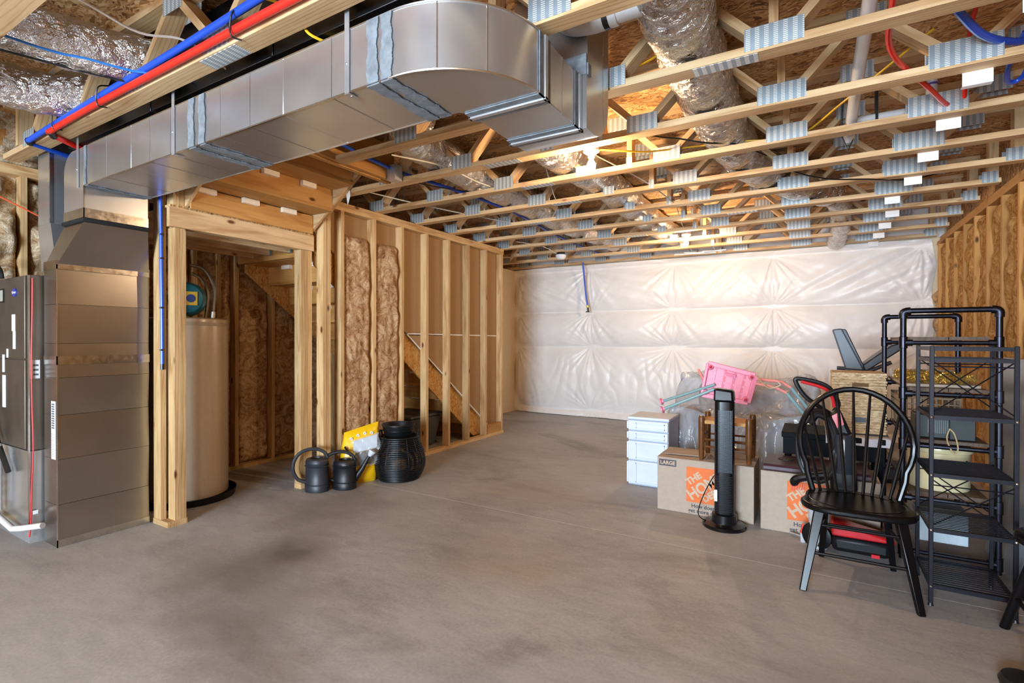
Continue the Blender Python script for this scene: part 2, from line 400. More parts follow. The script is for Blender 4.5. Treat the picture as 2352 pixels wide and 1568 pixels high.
# ---- far wall: poly-faced insulation blanket, quilted by pins
def far_blanket():
    xs = np.linspace(-4.80, 1.30, 460); zs = np.linspace(0.0, 2.60, 230)
    X, Z = np.meshgrid(xs, zs, indexing='ij')
    rows = [-.25, .1, 1.205, 1.805, 2.53, 2.75]
    H = np.zeros_like(X)
    for a, b in zip(rows[:-1], rows[1:]):
        t = np.clip((Z-a)/(b-a), 0, 1); inside = (Z >= a) & (Z < b)
        H = np.where(inside, .115*np.sqrt(np.clip(np.sin(np.pi*t), 0, 1)), H)
    H = H*(.55 + .6*fnoise(X*1.1+3, Z*1.3, 5))
    tx = [-3.32, -1.895, -.527, 1.21, -4.75]
    for i, x in enumerate(tx):
        for k, z in enumerate(rows[1:5]):
            if x == 1.21 and z < .5: continue
            dx, dz = X-x-.03*math.sin(i*3+k), Z-z; r = np.hypot(dx, dz)+1e-4; th = np.arctan2(dz, dx)
            H -= .05*np.exp(-(r/.3)**1.4)
            w = 0
            rs = np.random.RandomState(i*10+k)
            for n in (7, 11, 17, 23, 31):
                ph = rs.uniform(0, 6.28); w = w + rs.uniform(.4, 1)*np.sin(n*th+ph+1.2*np.sin(r*3+ph))/(1+.02*n)
            w = np.sign(w)*np.abs(w)**.8
            am = .0125*np.clip(r/.12, 0, 1)*np.exp(-r/.42)*(.35+1.1*(dz < 0)*(.4+.6*np.abs(np.sin(th))) + .35*(dz >= 0))
            H += am*w*.8
    # long diagonal drape folds in the top course, vertical creases low down
    top = np.clip((Z-1.85)/.3, 0, 1)
    for s, (cx, sl, fq, a) in enumerate([(-4.2, -.45, 17, .012), (-1.2, .9, 15, .012), (.5, .55, 13, .02), (1.0, .5, 18, .014), (-2.6, -.3, 13, .009)]):
        d = (Z-2.2) - sl*(X-cx); env = np.exp(-((X-cx)/.75)**2)*np.exp(-(d/.33)**2)
        H += a*env*np.sin(d*fq*2.2 + 2*fnoise(X*2, Z*2, s))*top
    low = np.clip((1.1-Z)/.3, 0, 1)*np.clip(Z/.25, 0, 1)
    H += .014*low*(np.abs(np.sin(X*13+2.5*fnoise(X*2, Z*.8, 8)*6)) - .5)*(.3+fnoise(X*1.2, Z*.7, 21))
    H += .012*(fnoise(X*6, Z*5, 3)-.45) + .004*np.sin(Z*40+6*fnoise(X*1.5, Z*3, 9))*np.exp(-((Z-1.80)/.08)**2) + .006*np.exp(-((Z-1.205)/.012)**2)
    # edges tucked in
    ed = np.clip((X+4.80)/.12, 0, 1)*np.clip((1.30-X)/.07, 0, 1)
    H = np.maximum(H*ed, -.012)
    P = np.stack([X + np.where(X > 1.2, .02*np.sin(Z*9)*(X-1.2)/.1, 0), 8.235 - H, Z + np.where(Z < .02, .015*(fnoise(X*2, 0*X, 4)), 0)], -1)
    m = MB().grid(P); return m.build('wall_far', POLY, None, True, ang=180)
tag(far_blanket(), kind='structure')
tag(pbox('wall_far_backing', (-5.4, 8.26, 0), (1.9, 8.36, ZT), CREAM), kind='structure')
tag(pbox('wall_alcove', (-4.98, 6.30, 0), (-4.80, 8.26, 2.60), CREAM), kind='structure')
# foil/poly rim insulation above the far wall
def rim(name, x0, x1, y, z0, z1, s):
    xs = np.linspace(x0, x1, 160); zs = np.linspace(z0, z1, 16); X, Z = np.meshgrid(xs, zs, indexing='ij')
    H = .05*fnoise(X*4, Z*8, s) + .02*fnoise(X*14, Z*20, s+3)
    return MB().grid(np.stack([X, y-H, Z], -1)).build(name, POLY, None, True, ang=180)
tag(rim('wall_far_rim', -4.8, 1.4, 8.26, 2.62, ZT, 31), kind='structure')
# ---- insulation batt helper: plane spanned by u (width) and z, facing n
def batt(name, o, u, n, W, H, seed, parent, mat=INSUL, thick=.07, amp=.035, res=.02, topwob=.03, cutline=None):
    u, n, o = Vector(u), Vector(n), Vector(o); nu = max(6, int(W/res)); nv = max(8, int(H/res/1.3))
    a = np.linspace(0, 1, nu); c = np.linspace(0, 1, nv); A, C = np.meshgrid(a, c, indexing='ij')
    edge = np.clip(np.minimum(A, 1-A)*W/.05, 0, 1)**.5*np.clip(np.minimum(C, 1-C)*H/.06, 0, 1)**.5
    n1 = fnoise(A*W*9+seed, C*H*6, seed, 4); n2 = np.abs(fnoise(A*W*6, C*H*4+seed*3, seed+5, 3)-.44)*4
    h = thick*edge*(.75+.25*n1) + amp*edge*(n1-.45)*1.6 - amp*.8*np.exp(-(n2*2.2)**2)*edge
    top = H + topwob*(vnoise(A[:, 0]*3, A[:, 0]*0+seed, seed)-.5)
    if cutline: top = np.array([cutline(x) for x in A[:, 0]*W])
    P = np.zeros(A.shape+(3,)); uu, nn, oo = np.array(u), np.array(n), np.array(o)
    zz = C*top[:, None]
    P = oo + uu*(A*W)[..., None] + nn*h[..., None] + np.array([0,0,1])*zz[..., None]
    return MB().grid(P).build(name, mat, parent, True, ang=180)
# ---- exterior left wall
wl = empty('wall_left', (XL, 2.5, 0), kind='structure')
pbox('sheathing', (XL-.25, -4.6, 0), (XL-.1, 8.3, ZT), OSB, wl)
lumber('bottom_plate', (XL-.045, -4.45, .019), (XL-.045, 6.3, .019), .089, .038, STUD, wl)
lumber('top_plate', (XL-.045, -4.45, 2.587), (XL-.045, 6.3, 2.587), .089, .038, STUD, wl)
lumber('top_plate', (XL-.045, -4.45, 2.549), (XL-.045, 6.3, 2.549), .089, .038, STUD, wl)
ys = [0.2+.406*i for i in range(15)]
for y in ys: lumber('stud', (XL-.045, y, .038), (XL-.045, y, 2.53), .038, .089, STUD, wl, (1,0,0))
for i, y in enumerate(ys[:-1]):
    f = y < 1.6
    batt('insulation_batt', (XL-.09, y+.022, .04), (0,1,0), (1,0,0), .362, 2.48, 40+i, wl, INSULF if f else INSUL, .12 if f else .08, .085 if f else .028, .022)
lumber('stud', (XL-.045, 2.86, .038), (XL-.045, 2.86, 2.53), .038, .089, STUD, wl, (1,0,0))
# rim board zone above left wall
rb = empty('wall_left_rim', (XL, 2.5, 2.606), kind='structure')
pbox('rim_board', (XL-.1, -4.45, ZC), (XL-.062, 8.2, ZT), FIR, rb)
for i in range(4):
    y = .05+.61*i
    batt('insulation_batt', (XL-.06, y+.02, ZC), (0,1,0), (1,0,0), .52, .38, 80+i, rb, INSULF, .10, .10, .025)
# ---- partition (stair) wall
XP = -3.80
wp = empty('wall_partition', (XP, 4.6, 0), kind='structure')
lumber('bottom_plate', (XP-.0445, 3.03, .019), (XP-.0445, 6.19, .019), .089, .038, STUD, wp)
lumber('top_plate', (XP-.0445, 2.98, 2.587), (XP-.0445, 6.19, 2.587), .089, .038, STUD, wp)
lumber('top_plate', (XP-.0445, 2.98, 2.549), (XP-.0445, 6.19, 2.549), .089, .038, STUD, wp)
for i in range(8):
    y = 6.171-.4064*i-.019
    lumber('stud', (XP-.0445, y, .038), (XP-.0445, y, 2.53), .038, .089, STUD, wp, (1,0,0))
for y in (3.17-.019, 3.125-.019): lumber('stud', (XP-.0445, y, .038), (XP-.0445, y, 2.53), .038, .089, STUD, wp, (1,0,0))
batt('insulation_batt', (XP-.085, 3.330, .04), (0,1,0), (1,0,0), .362, 2.30, 5, wp, INSUL, .088, .018, .014)
batt('insulation_batt', (XP-.085, 3.737, .04), (0,1,0), (1,0,0), .362, 2.27, 6, wp, INSUL, .088, .018, .014)
lumber('blocking', (XP-.03, 5.787, .10), (XP-.03, 6.132, .10), .05, .13, FIR, wp)
# drywall hung on the stair side, its brown back paper showing between the studs
def zs(y): return 1.395-.755*(y-4.261)
pts = [(3.05, zs(3.05)+.01), (6.02, .10), (6.15, .10), (6.15, 1.385), (3.05, 1.405)]
pts = [(3.05, 2.31), (3.05, 2.5)]
lowp = [(4.30, 1.37), (5.99, .10), (6.16, .10), (6.16, 1.374)]
MB().prism([(y, z) for y, z in lowp], (XP-.103, 0, 0), (0,1,0), (0,0,1), (.012,0,0)).build('drywall_panel', PAPER, wp)
upp = [(3.05, 2.312), (4.265, 1.402), (6.16, 1.382), (6.16, 2.53), (3.05, 2.53)]
MB().prism(upp, (XP-.103, 0, 0), (0,1,0), (0,0,1), (.012,0,0)).build('drywall_panel', PAPER, wp)
MB().bar((XP-.0895, 4.27, 1.390), (XP-.0895, 6.15, 1.377), .004, .014).build('drywall_edge', TAGP, wp)
MB().bar((XP-.0895, 4.27, 1.395), (XP-.0895, 5.98, .104), .004, .014).build('drywall_edge', TAGP, wp)
# ---- closet opening under the landing
XC = -3.90
wc = empty('wall_closet', (XC, 2.4, 0), kind='structure')
lumber('stud', (XC-.045, 1.915, .038), (XC-.045, 1.915, 2.12), .038, .089, STUD, wc, (1,0,0))
lumber('stud', (XC-.045, 1.953, .038), (XC-.045, 1.953, 2.12), .038, .089, STUD, wc, (1,0,0))
lumber('stud', (XC-.148, 1.868, .038), (XC-.148, 1.868, 2.6), .036, .098, STUD, wc, (1,0,0))
lumber('stud', (XC-.045, 1.925, 2.26), (XC-.045, 1.925, 2.6), .075, .089, STUD, wc, (1,0,0))
lumber('bottom_plate', (XC-.20, 1.912, .019), (XC+.003, 1.912, .019), .13, .038, STUD, wc)
lumber('bottom_plate', (XC-.045, 2.93, .019), (XC-.045, 3.06, .019), .089, .038, STUD, wc)
for y in (2.95, 2.988, 3.026): lumber('stud', (XC-.045, y, .038), (XC-.045, y, 2.12), .038, .089, STUD, wc, (1,0,0))
lumber('stud', (XC-.045, 3.0, 2.26), (XC-.045, 3.0, 2.6), .075, .089, STUD, wc, (1,0,0))
lumber('header', (XC-.018, 1.862, 2.193), (XC-.018, 3.065, 2.193), .04, .14, PINE, wc)
lumber('header', (XC-.062, 1.90, 2.193), (XC-.062, 3.06, 2.193), .038, .14, PINE, wc)
MB().box(XC-.09, XC+.0, 1.87, 3.06, 2.263, 2.279).build('landing_edge', OSB, wc)
# landing joists over the closet
ld = empty('stair_landing', (-4.5, 2.5, 2.12), 'timber stair landing framed above the water heater closet', 'landing')
pbox('landing_deck', (XL, 1.9, 2.262), (XC-.09, 3.06, 2.28), OSB, ld)
for x in (-4.15, -4.45, -4.75): lumber('joist', (x, 1.9, 2.19), (x, 3.02, 2.19), .038, .14, PINE, ld)
for x in (-4.15, -4.45): MB().box(x-.03, x+.03, 2.985, 3.0, 2.118, 2.2).build('joist_hanger', plain('blue_zinc_%d'%(x*100), '#7fb0c8', .35, .9), ld)
lumber('ledger', (-5.0, 3.04, 2.17), (XC-.1, 3.04, 2.17), .038, .18, FIR, ld)
# ---- right wall
XRW = 1.315
wr = empty('wall_right', (XRW, 5, 0), kind='structure')
pbox('sheathing', (XRW+.12, -4.6, 0), (XRW+.3, 8.3, ZT), OSB, wr)
lumber('top_plate', (XRW+.045, -4.45, 2.526), (XRW+.045, 8.15, 2.526), .089, .038, FIR, wr)
lumber('top_plate', (XRW+.075, -4.45, 2.5755), (XRW+.075, 8.15, 2.5755), .089, .06, FIR, wr)
lumber('bottom_plate', (XRW+.045, -4.45, .019), (XRW+.045, 8.15, .019), .089, .038, FIR, wr)
i = 0; y = 8.06
while y > -4.4:
    lumber('stud', (XRW+.045, y, .038), (XRW+.045, y, 2.507), .038, .089, FIR, wr, (1,0,0))
    batt('insulation_batt', (XRW+.09, y-.385, .04), (0,1,0), (-1,0,0), .366, 2.46, 120+i, wr, INSULR, .098, .028, .03 if y > 3 else .06)
    y -= .4064; i += 1
batt('insulation_batt', (XRW+.1, 8.08, .04), (0,1,0), (-1,0,0), .17, 2.48, 180, wr, INSUL, .12, .06, .02)
pbox('rim_board', (XRW+.1, -4.45, ZC), (XRW+.138, 8.2, ZT), OSB, wr)
# ---- wall behind the camera with glazed patio door and an added window framing the side fill lamp
wb = empty('wall_back', (0, YB, 0), kind='structure')
for n, a, b in (('wall_panel', (-5.3, 0), (-4.7, ZT)), ('wall_panel', (-4.7, 0), (-3.3, 1.05)), ('wall_panel', (-4.7, 2.25), (-3.3, ZT)), ('wall_panel', (-3.3, 0), (-1.95, ZT)),
                ('wall_panel', (-1.95, 2.3), (.45, ZT)), ('wall_panel', (.45, 0), (1.7, ZT))):
    pbox(n, (a[0], YB-.15, a[1]), (b[0], YB, b[1]), WALLB, wb)
for n, (x0, x1, z0, z1) in enumerate(((-1.95, .45, .0, 2.3), (-4.7, -3.3, 1.05, 2.25))):
    o = empty('door_1' if n == 0 else 'added_window_1', ((x0+x1)/2, YB-.1, z0), kind='structure')
    for a in ((x0, x0+.06, z0, z1), (x1-.06, x1, z0, z1), (x0, x1, z0, z0+.08), (x0, x1, z1-.06, z1), ((x0+x1)/2-.05, (x0+x1)/2+.05, z0, z1)):
        MB().box(a[0], a[1], YB-.12, YB-.05, a[2], a[3]).build('frame', WHITEP, o)
# ------------------------------------------------------------------ floor trusses
_plm = {}
def gplate(parent, x, z, y, w, h, rot=0.0):
    key = (round(w,3), round(h,3))
    if key not in _plm: _plm[key] = MB().box(-w/2, w/2, -.0012, .0012, -h/2, h/2).mesh('gang_plate', PLATE)
    o = bpy.data.objects.new('gang_plate', _plm[key]); COL.objects.link(o); o.parent = parent
    p = wloc(parent); o.location = (x-p[0], y-p[1], z-p[2]); o.rotation_euler = (0, rot, 0)
    return o
BN = [.602, -.156, -.916, -1.57, -2.29, -3.04, -3.79, -4.5]
TN = [.98, .22, -.536, -1.27, -1.93, -2.665, -3.41, -4.15]
ORD = {-4: 'behind the camera end', -3: 'nearest the camera'}
def truss(k, y0, x0, x1, label):
    t = empty('floor_truss', ((x0+x1)/2, y0+.0445, ZC), label, 'truss', 'open-web floor trusses of the ceiling')
    yc = y0+.0445
    lumber('bottom_chord', (x0, yc, ZC+.019), (x1, yc, ZC+.019), .089, .038, PINE, t)
    lumber('top_chord', (x0, yc, ZT-.019), (x1, yc, ZT-.019), .089, .038, PINE, t)
    zb, zt = ZC+.038, ZT-.038
    def web(xa, xb):
        if min(xa, xb) < x0+.05 or max(xa, xb) > x1-.02: return
        d = (xb-xa); L = math.hypot(d, zt-zb)
        # stop a little short so that the board ends meet the chords
        ex = .018*abs(d)/L
        lumber('web', (xa, yc, zb+.012), (xb, yc, zt-.012), .087, .038, PINE, t, (1,0,0) if abs(d) < .02 else (0,0,1))
    for i in range(len(BN)):
        off = .05 if abs(BN[i]+.156) < .01 else .025
        if BN[i] != -1.57: web(BN[i]-off, TN[i] if 0 else (TN[i+1] if i+1 < len(TN) else -9)+.03) if BN[i] != -.916 else web(-.916-off, -1.27+.03)
        else: pass
        if BN[i] != -1.57: web(BN[i]+off, TN[i]-.03)
        else: web(-1.57, -1.93+.03)
    web(-.156, -.156); web(-1.19, -1.19)
    if x0 < -4: web(-4.72, -4.72)
    for yy in (y0-.0013, y0+.0903):
        for b in BN:
            if not x0+.1 < b < x1-.1: continue
            w, h = (.235, .10) if abs(b+.156) < .01 else ((.27, .115) if b > .5 else ((.10, .07) if b == -1.57 else (.19, .10)))
            gplate(t, b, ZC+.012+h/2, yy, w, h)
        for b in TN:
            if x0+.1 < b < x1-.1: gplate(t, b, ZT-.006-.05, yy, .17, .10)
        gplate(t, -1.19, ZC+.045, yy, .045, .075)
        gplate(t, x1-.07, ZC+.05, yy, .10, .09)
    # end post and splice plate nailed under the chord
    lumber('end_post', (x1-.045, yc, zb), (x1-.045, yc, zt), .087, .06, PINE, t, (1,0,0))
    sx = {0: -.36, 1: -1.95, 2: -1.98, 3: -2.0, 5: -.62, 6: -1.9}.get(k, -2.6 if k != -2 else -2.3)
    if x0 < sx-.2 and k > -3: MB().box(sx-.14, sx+.14, y0+.006, y0+.083, ZC-.0025, ZC-.0002).build('splice_plate', PLATE, t)
    return t
names = {-4: 'rearmost, behind the camera position', -3: 'above the camera position', -2: 'carrying the red and blue pipes', -1: 'crossing right above the metal duct elbow',
 0: 'first in front of the duct riser, ending at the stair beam', 1: 'touching the near end of the partition top plate', 2: 'second beyond the duct riser, before the near bulb', 3: 'just beyond the near lit bulb',
 4: 'fourth beyond the duct riser', 5: 'fifth beyond the duct riser', 6: 'just before the far lit bulb', 7: 'just beyond the far lit bulb', 8: 'second from the far white wall', 9: 'nearest the far white wall'}
for k in range(-11, 10):
    y0 = 2.507+.61*k
    if k == -1: y0 = 1.838
    if k == 9: y0 = 8.02
    if k < -3: names[k] = ['', 'rearmost of all', 'second from the glazed door wall', 'third from the glazed door wall', 'fourth from the glazed door wall', 'fifth from the glazed door wall', 'sixth from the glazed door wall', 'seventh from the glazed door wall', 'eighth from the glazed door wall'][k+12]
    truss(k, y0, -2.96 if k == 0 else -4.98, 1.30, 'pine open-web floor truss ' + names[k])
bm_ = empty('stair_beam', (-2.95, 2.5, ZC), 'doubled timber beam that carries the cut truss beside the stairs', 'beam')
lumber('ply', (-2.975, 1.94, ZC+.15-.0), (-2.975, 3.10, ZC+.15), .04, .28, FIR, bm_)
lumber('ply', (-3.02, 1.94, ZC+.15-.01), (-3.02, 3.10, ZC+.15-.01), .04, .28, FIR, bm_)
MB().box(-2.955, -2.87, 3.02, 3.105, ZC-.003, ZC+.12).build('beam_hanger', STRAP, bm_)
# ------------------------------------------------------------------ stairs
st = empty('staircase', (-3.5, 2.5, 2.28), 'upper stair flight seen from below, with white glue blocks under its treads', 'stairs')
BLOCK = plain('white_glue_block', '#f0e6d4', .6)
for i in range(4):
    xr = -3.865+.254*i; zt = 2.435+.187*i
    r = lumber('riser', (xr, 1.985, zt-.087), (xr, 3.02, zt-.087), .02, .185 if i else .16, FIR, st)
    lumber('tread', (xr+.13, 1.985, zt+.015), (xr+.13, 3.02, zt+.015), .275, .028, FIR, st)
    for y in (2.02, 2.36, 2.70): 
        pbox('glue_block', (xr+.01, y, zt-.042), (xr+.045, y+.13, zt-.002), BLOCK, st)
for y in (1.975, 3.035):
    MB().prism([(-4.06, 2.28), (-3.90, 2.28), (-2.98, 2.955), (-2.98, 3.2), (-3.15, 3.2)], (0, y-.01, 0), (1,0,0), (0,0,1), (0,.022,0)).build('stringer', PINE, st)
lumber('brace', (-4.0, 3.085, 2.30), (-3.10, 3.085, 2.95), .036, .09, PINE, st)
s2 = empty('staircase', (-4.4, 4.63, 0), 'lower stair flight running down behind the stud partition', 'stairs')
n = 12
for i in range(n):
    z = 2.27-.189*(i+1); y = 3.095+.247*i
    lumber('tread', (-4.96, y+.125, z+.014), (-3.95, y+.125, z+.014), .27, .028, FIR, s2)
    lumber('riser', (-4.96, y, z+.11), (-3.95, y, z+.11), .018, .165, FIR, s2)
    for x in (-4.7, -4.3): pbox('glue_block', (x, y-.045, z+.15), (x+.13, y-.01, z+.188), BLOCK, s2)
for x in (-4.985, -3.935):
    MB().prism([(3.09, zs(3.09)+.03), (6.05, .05), (5.62, .04), (3.09, zs(3.09)-.27)], (x-.011, 0, 0), (0,1,0), (0,0,1), (.022,0,0)).build('stringer', OSBL, s2)
# ------------------------------------------------------------------ trunk duct
DY0, DY1, DZ0, DZ1 = 1.403, 1.765, 2.30, 2.545
du = empty('supply_duct', (-2.6, 1.58, 2.3), 'long galvanised sheet metal duct with a curved elbow under the trusses', 'duct')
secs = [-3.985, -3.36, -2.70, -1.985, -1.365]
for a, b in zip(secs[:-1], secs[1:]): pbox('duct_section', (a, DY0, DZ0), (b, DY1, DZ1), GALV, du, bevel=.003)
for a, b in zip(secs[:-1], secs[1:]):
    nn = 2 if b-a > .65 else 1
    for j in range(1, nn+1):
        x = a+(b-a)*j/(nn+1)
        MB().box(x-.002, x+.002, DY0-.0018, DY0, DZ0, DZ1).box(x-.002, x+.002, DY0, DY1, DZ0-.0018, DZ0).build('cross_break', SEAM, du)
for z in (DZ0, DZ1): MB().box(-3.985, -1.365, DY0-.003, DY0+.003, z-.003, z+.003).build('corner_seam', SEAM, du)
MB().box(-3.985, -1.365, DY1-.002, DY1+.002, DZ0-.003, DZ0+.003).build('corner_seam', SEAM, du)
def mastic(parent, x, hw, seed):   # ragged brushed band round the front and the bottom
    m = MB(); rs = np.random.RandomState(seed); t = .004
    for side in range(2):
        pa, pb = [], []
        for j in range(64):
            u = j/63; ra, rb_ = rs.uniform(-.0012, .0012)+.004*math.sin(u*9+seed)+.002*math.sin(u*31+seed), rs.uniform(-.0012, .0012)+.004*math.sin(u*7+seed*2)+.002*math.sin(u*27)
            if side == 0: p = lambda dx: (x+dx, DY0-t, DZ1-(DZ1-DZ0)*u)
            else: p = lambda dx: (x+dx, DY0+(DY1-DY0)*u, DZ0-t)
            pa.append(p(-hw+ra)); pb.append(p(hw+rb_))
        m.grid([pa, pb])
    o = m.build('mastic_band', MASTIC, parent); s = o.modifiers.new('solid', 'SOLIDIFY'); s.thickness = .004; s.offset = 0
    return o
for x, s in ((-2.72, 1), (-2.62, 2), (-1.445, 4), (-1.372, 5), (-3.95, 3)): mastic(du, x, .027 if x != -3.95 else .012, s)
ud = empty('return_duct', (-2.6, 1.62, 2.63), 'shade-darkened metal duct tucked between the trusses above the trunk duct', 'duct')
DKM = metal('shaded_galvanised_sheet', '#4c4d50', .35, .06, 3.0)  # galvanised metal with the shade between the trusses put into its colour
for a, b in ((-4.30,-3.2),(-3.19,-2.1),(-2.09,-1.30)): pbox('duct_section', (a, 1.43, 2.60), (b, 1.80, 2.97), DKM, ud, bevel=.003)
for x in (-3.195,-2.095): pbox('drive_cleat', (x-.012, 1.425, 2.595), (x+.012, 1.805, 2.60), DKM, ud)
# hangers: bent straps screwed to the face
def strap(x, label):
    o = empty('duct_strap', (x, DY0, ZC), label, 'strap', 'straps holding the trunk duct')
    MB().box(x-.013, x+.013, DY0-.006, DY0-.004, DZ0-.004, ZC+.32).box(x-.013, x+.013, DY0-.006, DY0+.05, DZ0-.008, DZ0-.005).build('strip', STRAP, o)
    for z in (DZ0+.11, DZ0-.006): MB().lathe((x, DY0-.006 if z > DZ0 else DY0+.02, z), [(.005,-.004),(.005,.003),(.002,.005)], 8, (0,-1,0) if z > DZ0 else (0,0,-1)).build('screw', SEAM, o)
strap(-2.89, 'galvanised strap near the return drop end of the trunk duct'); strap(-1.582, 'galvanised strap beside the elbow of the trunk duct')
strap(-4.06, 'short galvanised strap on the trunk duct above the return drop')
# horizontal elbow (turns from +x to +y)
cx, cy = -1.345, 1.80; ro = .408; ri = .045
prof = []
def arc(r, n=20): return [(cx + r*math.sin(a), cy - r*math.cos(a)) for a in np.linspace(0, math.pi/2, n)]
outer = [(-1.365, DY0)] + [(cx + (.41)*math.sin(a), cy - (.397)*math.cos(a)) for a in np.linspace(0.0, math.pi/2, 22)]
inner = [(-1.365, DY1), (-1.31, DY1+.004), (-1.285, 1.80)]
poly = outer + inner[::-1]
MB().prism(poly, (0,0,DZ0), (1,0,0), (0,1,0), (0,0,DZ1-DZ0)).build('elbow', GALV, du, True, ang=30)
for z in (DZ0, DZ1): MB().tube([(p[0], p[1], z) for p in outer], .005, 6).build('elbow_seam', SEAM, du, True)
for q in (7, 13): 
    p = outer[q]; MB().tube([(p[0], p[1]-.001, DZ0), (p[0], p[1]-.001, DZ1)], .0025, 6).build('elbow_rib', SEAM, du)
FX0, FX1 = -1.285, -.935
def flange(y, w, x0=FX0, x1=FX1, zt=DZ1, parent=du):
    m = MB(); g = .014
    m.box(x0-g, x1+g, y-w, y+w, DZ0-g, DZ0).box(x1, x1+g, y-w, y+w, DZ0-g, zt).box(x0-g, x0, y-w, y+w, DZ0-g, zt)
    o = m.build('flange', STRAP, parent, bevel=.003); m = MB()
    g2 = .006
    m.box(x0-g2, x1+g2, y-w-.035, y+w+.035, DZ0-g2, DZ0-.001).box(x1+.001, x1+g2, y-w-.035, y+w+.035, DZ0-g2, zt)
    m.build('mastic_band', MASTIC, parent)
flange(1.83, .012)
pbox('offset_section', (FX0, 1.80, DZ0), (FX1, 2.19, DZ1), GALV, du, bevel=.003)
MB().box(FX1, FX1+.0018, 2.0, 2.004, DZ0, DZ1).build('cross_break', SEAM, du)
flange(2.175, .012)
# riser boot with rounded heel, going up between the trusses
bp = [(2.19, DZ1+.0), (2.19, DZ0)] + [(2.275+.20*math.sin(a), DZ0+.20-.20*math.cos(a)) for a in np.linspace(0, math.pi/2, 12)] + [(2.475, ZT-.02), (2.20, ZT-.02), (2.20, DZ1)]
MB().prism(bp, (-1.29, 0, 0), (0,1,0), (0,0,1), (.39,0,0)).build('riser_boot', GALV, du, True, ang=30)
MB().box(-.90, -.8985, 2.40, 2.41, 2.37, 2.98).build('drive_cleat', SEAM, du)
MB().box(-.902, -.893, 2.193, 2.23, 2.545, 2.60).box(-1.2, -.9, 2.185, 2.198, 2.545, 2.64).build('mastic_band', MASTIC, du)
# ------------------------------------------------------------------ turn-down and return drop
td = empty('duct_turndown', (-4.14, 1.58, 2.08), 'rounded metal elbow turning the trunk duct down above the return drop', 'duct')
NX0, NX1 = -4.285, -3.985
tp = [(NX1, DZ1), (NX1, 2.10), (NX0, 2.10)] + [(NX0+.14-.14*math.cos(a), DZ1-.14+.14*math.sin(a)) for a in np.linspace(0, math.pi/2, 12)]
MB().prism(tp, (0, DY0, 0), (1,0,0), (0,0,1), (0,DY1-DY0,0)).build('elbow', GALV, td, True, ang=30)
pbox('corner_seam', (NX1-.003, DY0-.003, 2.10), (NX1+.003, DY0+.003, DZ0), SEAM, td)
FTAPE = metal('foil_tape', '#d8d4cc', .22, .08, 30)
pbox('foil_tape', (NX1-.001, DY0-.004, 2.10), (NX1+.003, DY1+.002, 2.16), FTAPE, td); pbox('foil_tape', (NX0-.003, DY0-.003, 2.10), (NX1+.002, DY0, 2.16), FTAPE, td)
MB().box(NX0-.012, NX1+.014, DY0-.014, DY1+.008, 2.072, 2.098).build('canvas_connector', plain('black_canvas', '#0d0d0f', .8), td, bevel=.008)
rd = empty('return_drop', (-4.25, 1.58, 0), 'tall galvanised return air drop standing on the floor beside the furnace', 'duct')
LX0, LX1, LY0, LY1 = -4.335, -4.13, 1.315, 1.835
a_ = [(LX0,LY0,1.80),(LX1,LY0,1.80),(LX1,LY1,1.80),(LX0,LY1,1.80)]; b_ = [(NX0,DY0,2.07),(NX1,DY0,2.07),(NX1,DY1,2.07),(NX0,DY1,2.07)]
MB().hexa(a_, b_).build('transition', GALVD, rd)
zl = [0, .27, .56, .84, 1.08, 1.30, 1.55, 1.80]
for i, (a, b) in enumerate(zip(zl[:-1], zl[1:])):
    ta, tb_ = [(.0,.006),(.009,.0),(.0,.009),(.010,.0),(.0,.006),(.006,.0),(.0,.005)][i]; b -= .002
    MB().hexa([(LX0,LY0,a),(LX1-ta,LY0,a),(LX1-ta,LY1,a),(LX0,LY1,a)], [(LX0,LY0,b),(LX1-tb_,LY0,b),(LX1-tb_,LY1,b),(LX0,LY1,b)]).build('duct_panel', GALVD, rd)
for z in (1.80, 1.19, .02):
    pbox('foil_tape', (LX1-.001, LY0-.003, z-.028), (LX1+.003, LY1+.002, z+.028), FTAPE, rd)
    if z > .1: pbox('foil_tape', (LX0, LY0-.003, z-.028), (LX1+.002, LY0-.0005, z+.028), FTAPE, rd)
pbox('corner_seam', (LX1-.003, LY0-.003, 0), (LX1+.003, LY0+.003, 1.8), SEAM, rd)
pbox('manual_sheet', (LX1-.075, LY0-.006, .56), (LX1-.012, LY0-.003, .93), TAGP, rd)
for i in range(11): pbox('printed_block', (LX1-.065, LY0-.0075, .905-.015*i), (LX1-.025, LY0-.0055, .915-.015*i), plain('print_grey', '#5a5f66', .7) if i == 0 else bpy.data.materials['print_grey'], rd)
for i in range(14): pbox('printed_line', (LX1-.07, LY0-.0075, .72-.011*i), (LX1-.02, LY0-.0055, .722-.011*i), bpy.data.materials['print_grey'], rd)
# supply plenum behind
sp_ = empty('supply_plenum', (-4.55, 1.5, 1.8), 'narrow galvanised supply plenum rising left of the trunk turn-down', 'duct')
pbox('plenum_box', (-4.72, 1.40, 2.12), (-4.50, 1.75, 2.9), GALV, sp_, bevel=.003)
MB().hexa([(-4.66,1.40,1.80),(-4.40,1.40,1.80),(-4.40,1.75,1.80),(-4.66,1.75,1.80)], [(-4.72,1.40,2.12),(-4.50,1.40,2.12),(-4.50,1.75,2.12),(-4.72,1.75,2.12)]).build('plenum_offset', GALV, sp_)
pbox('drive_cleat', (-4.506, 1.394, 2.12), (-4.494, 1.41, 2.9), SEAM, sp_)
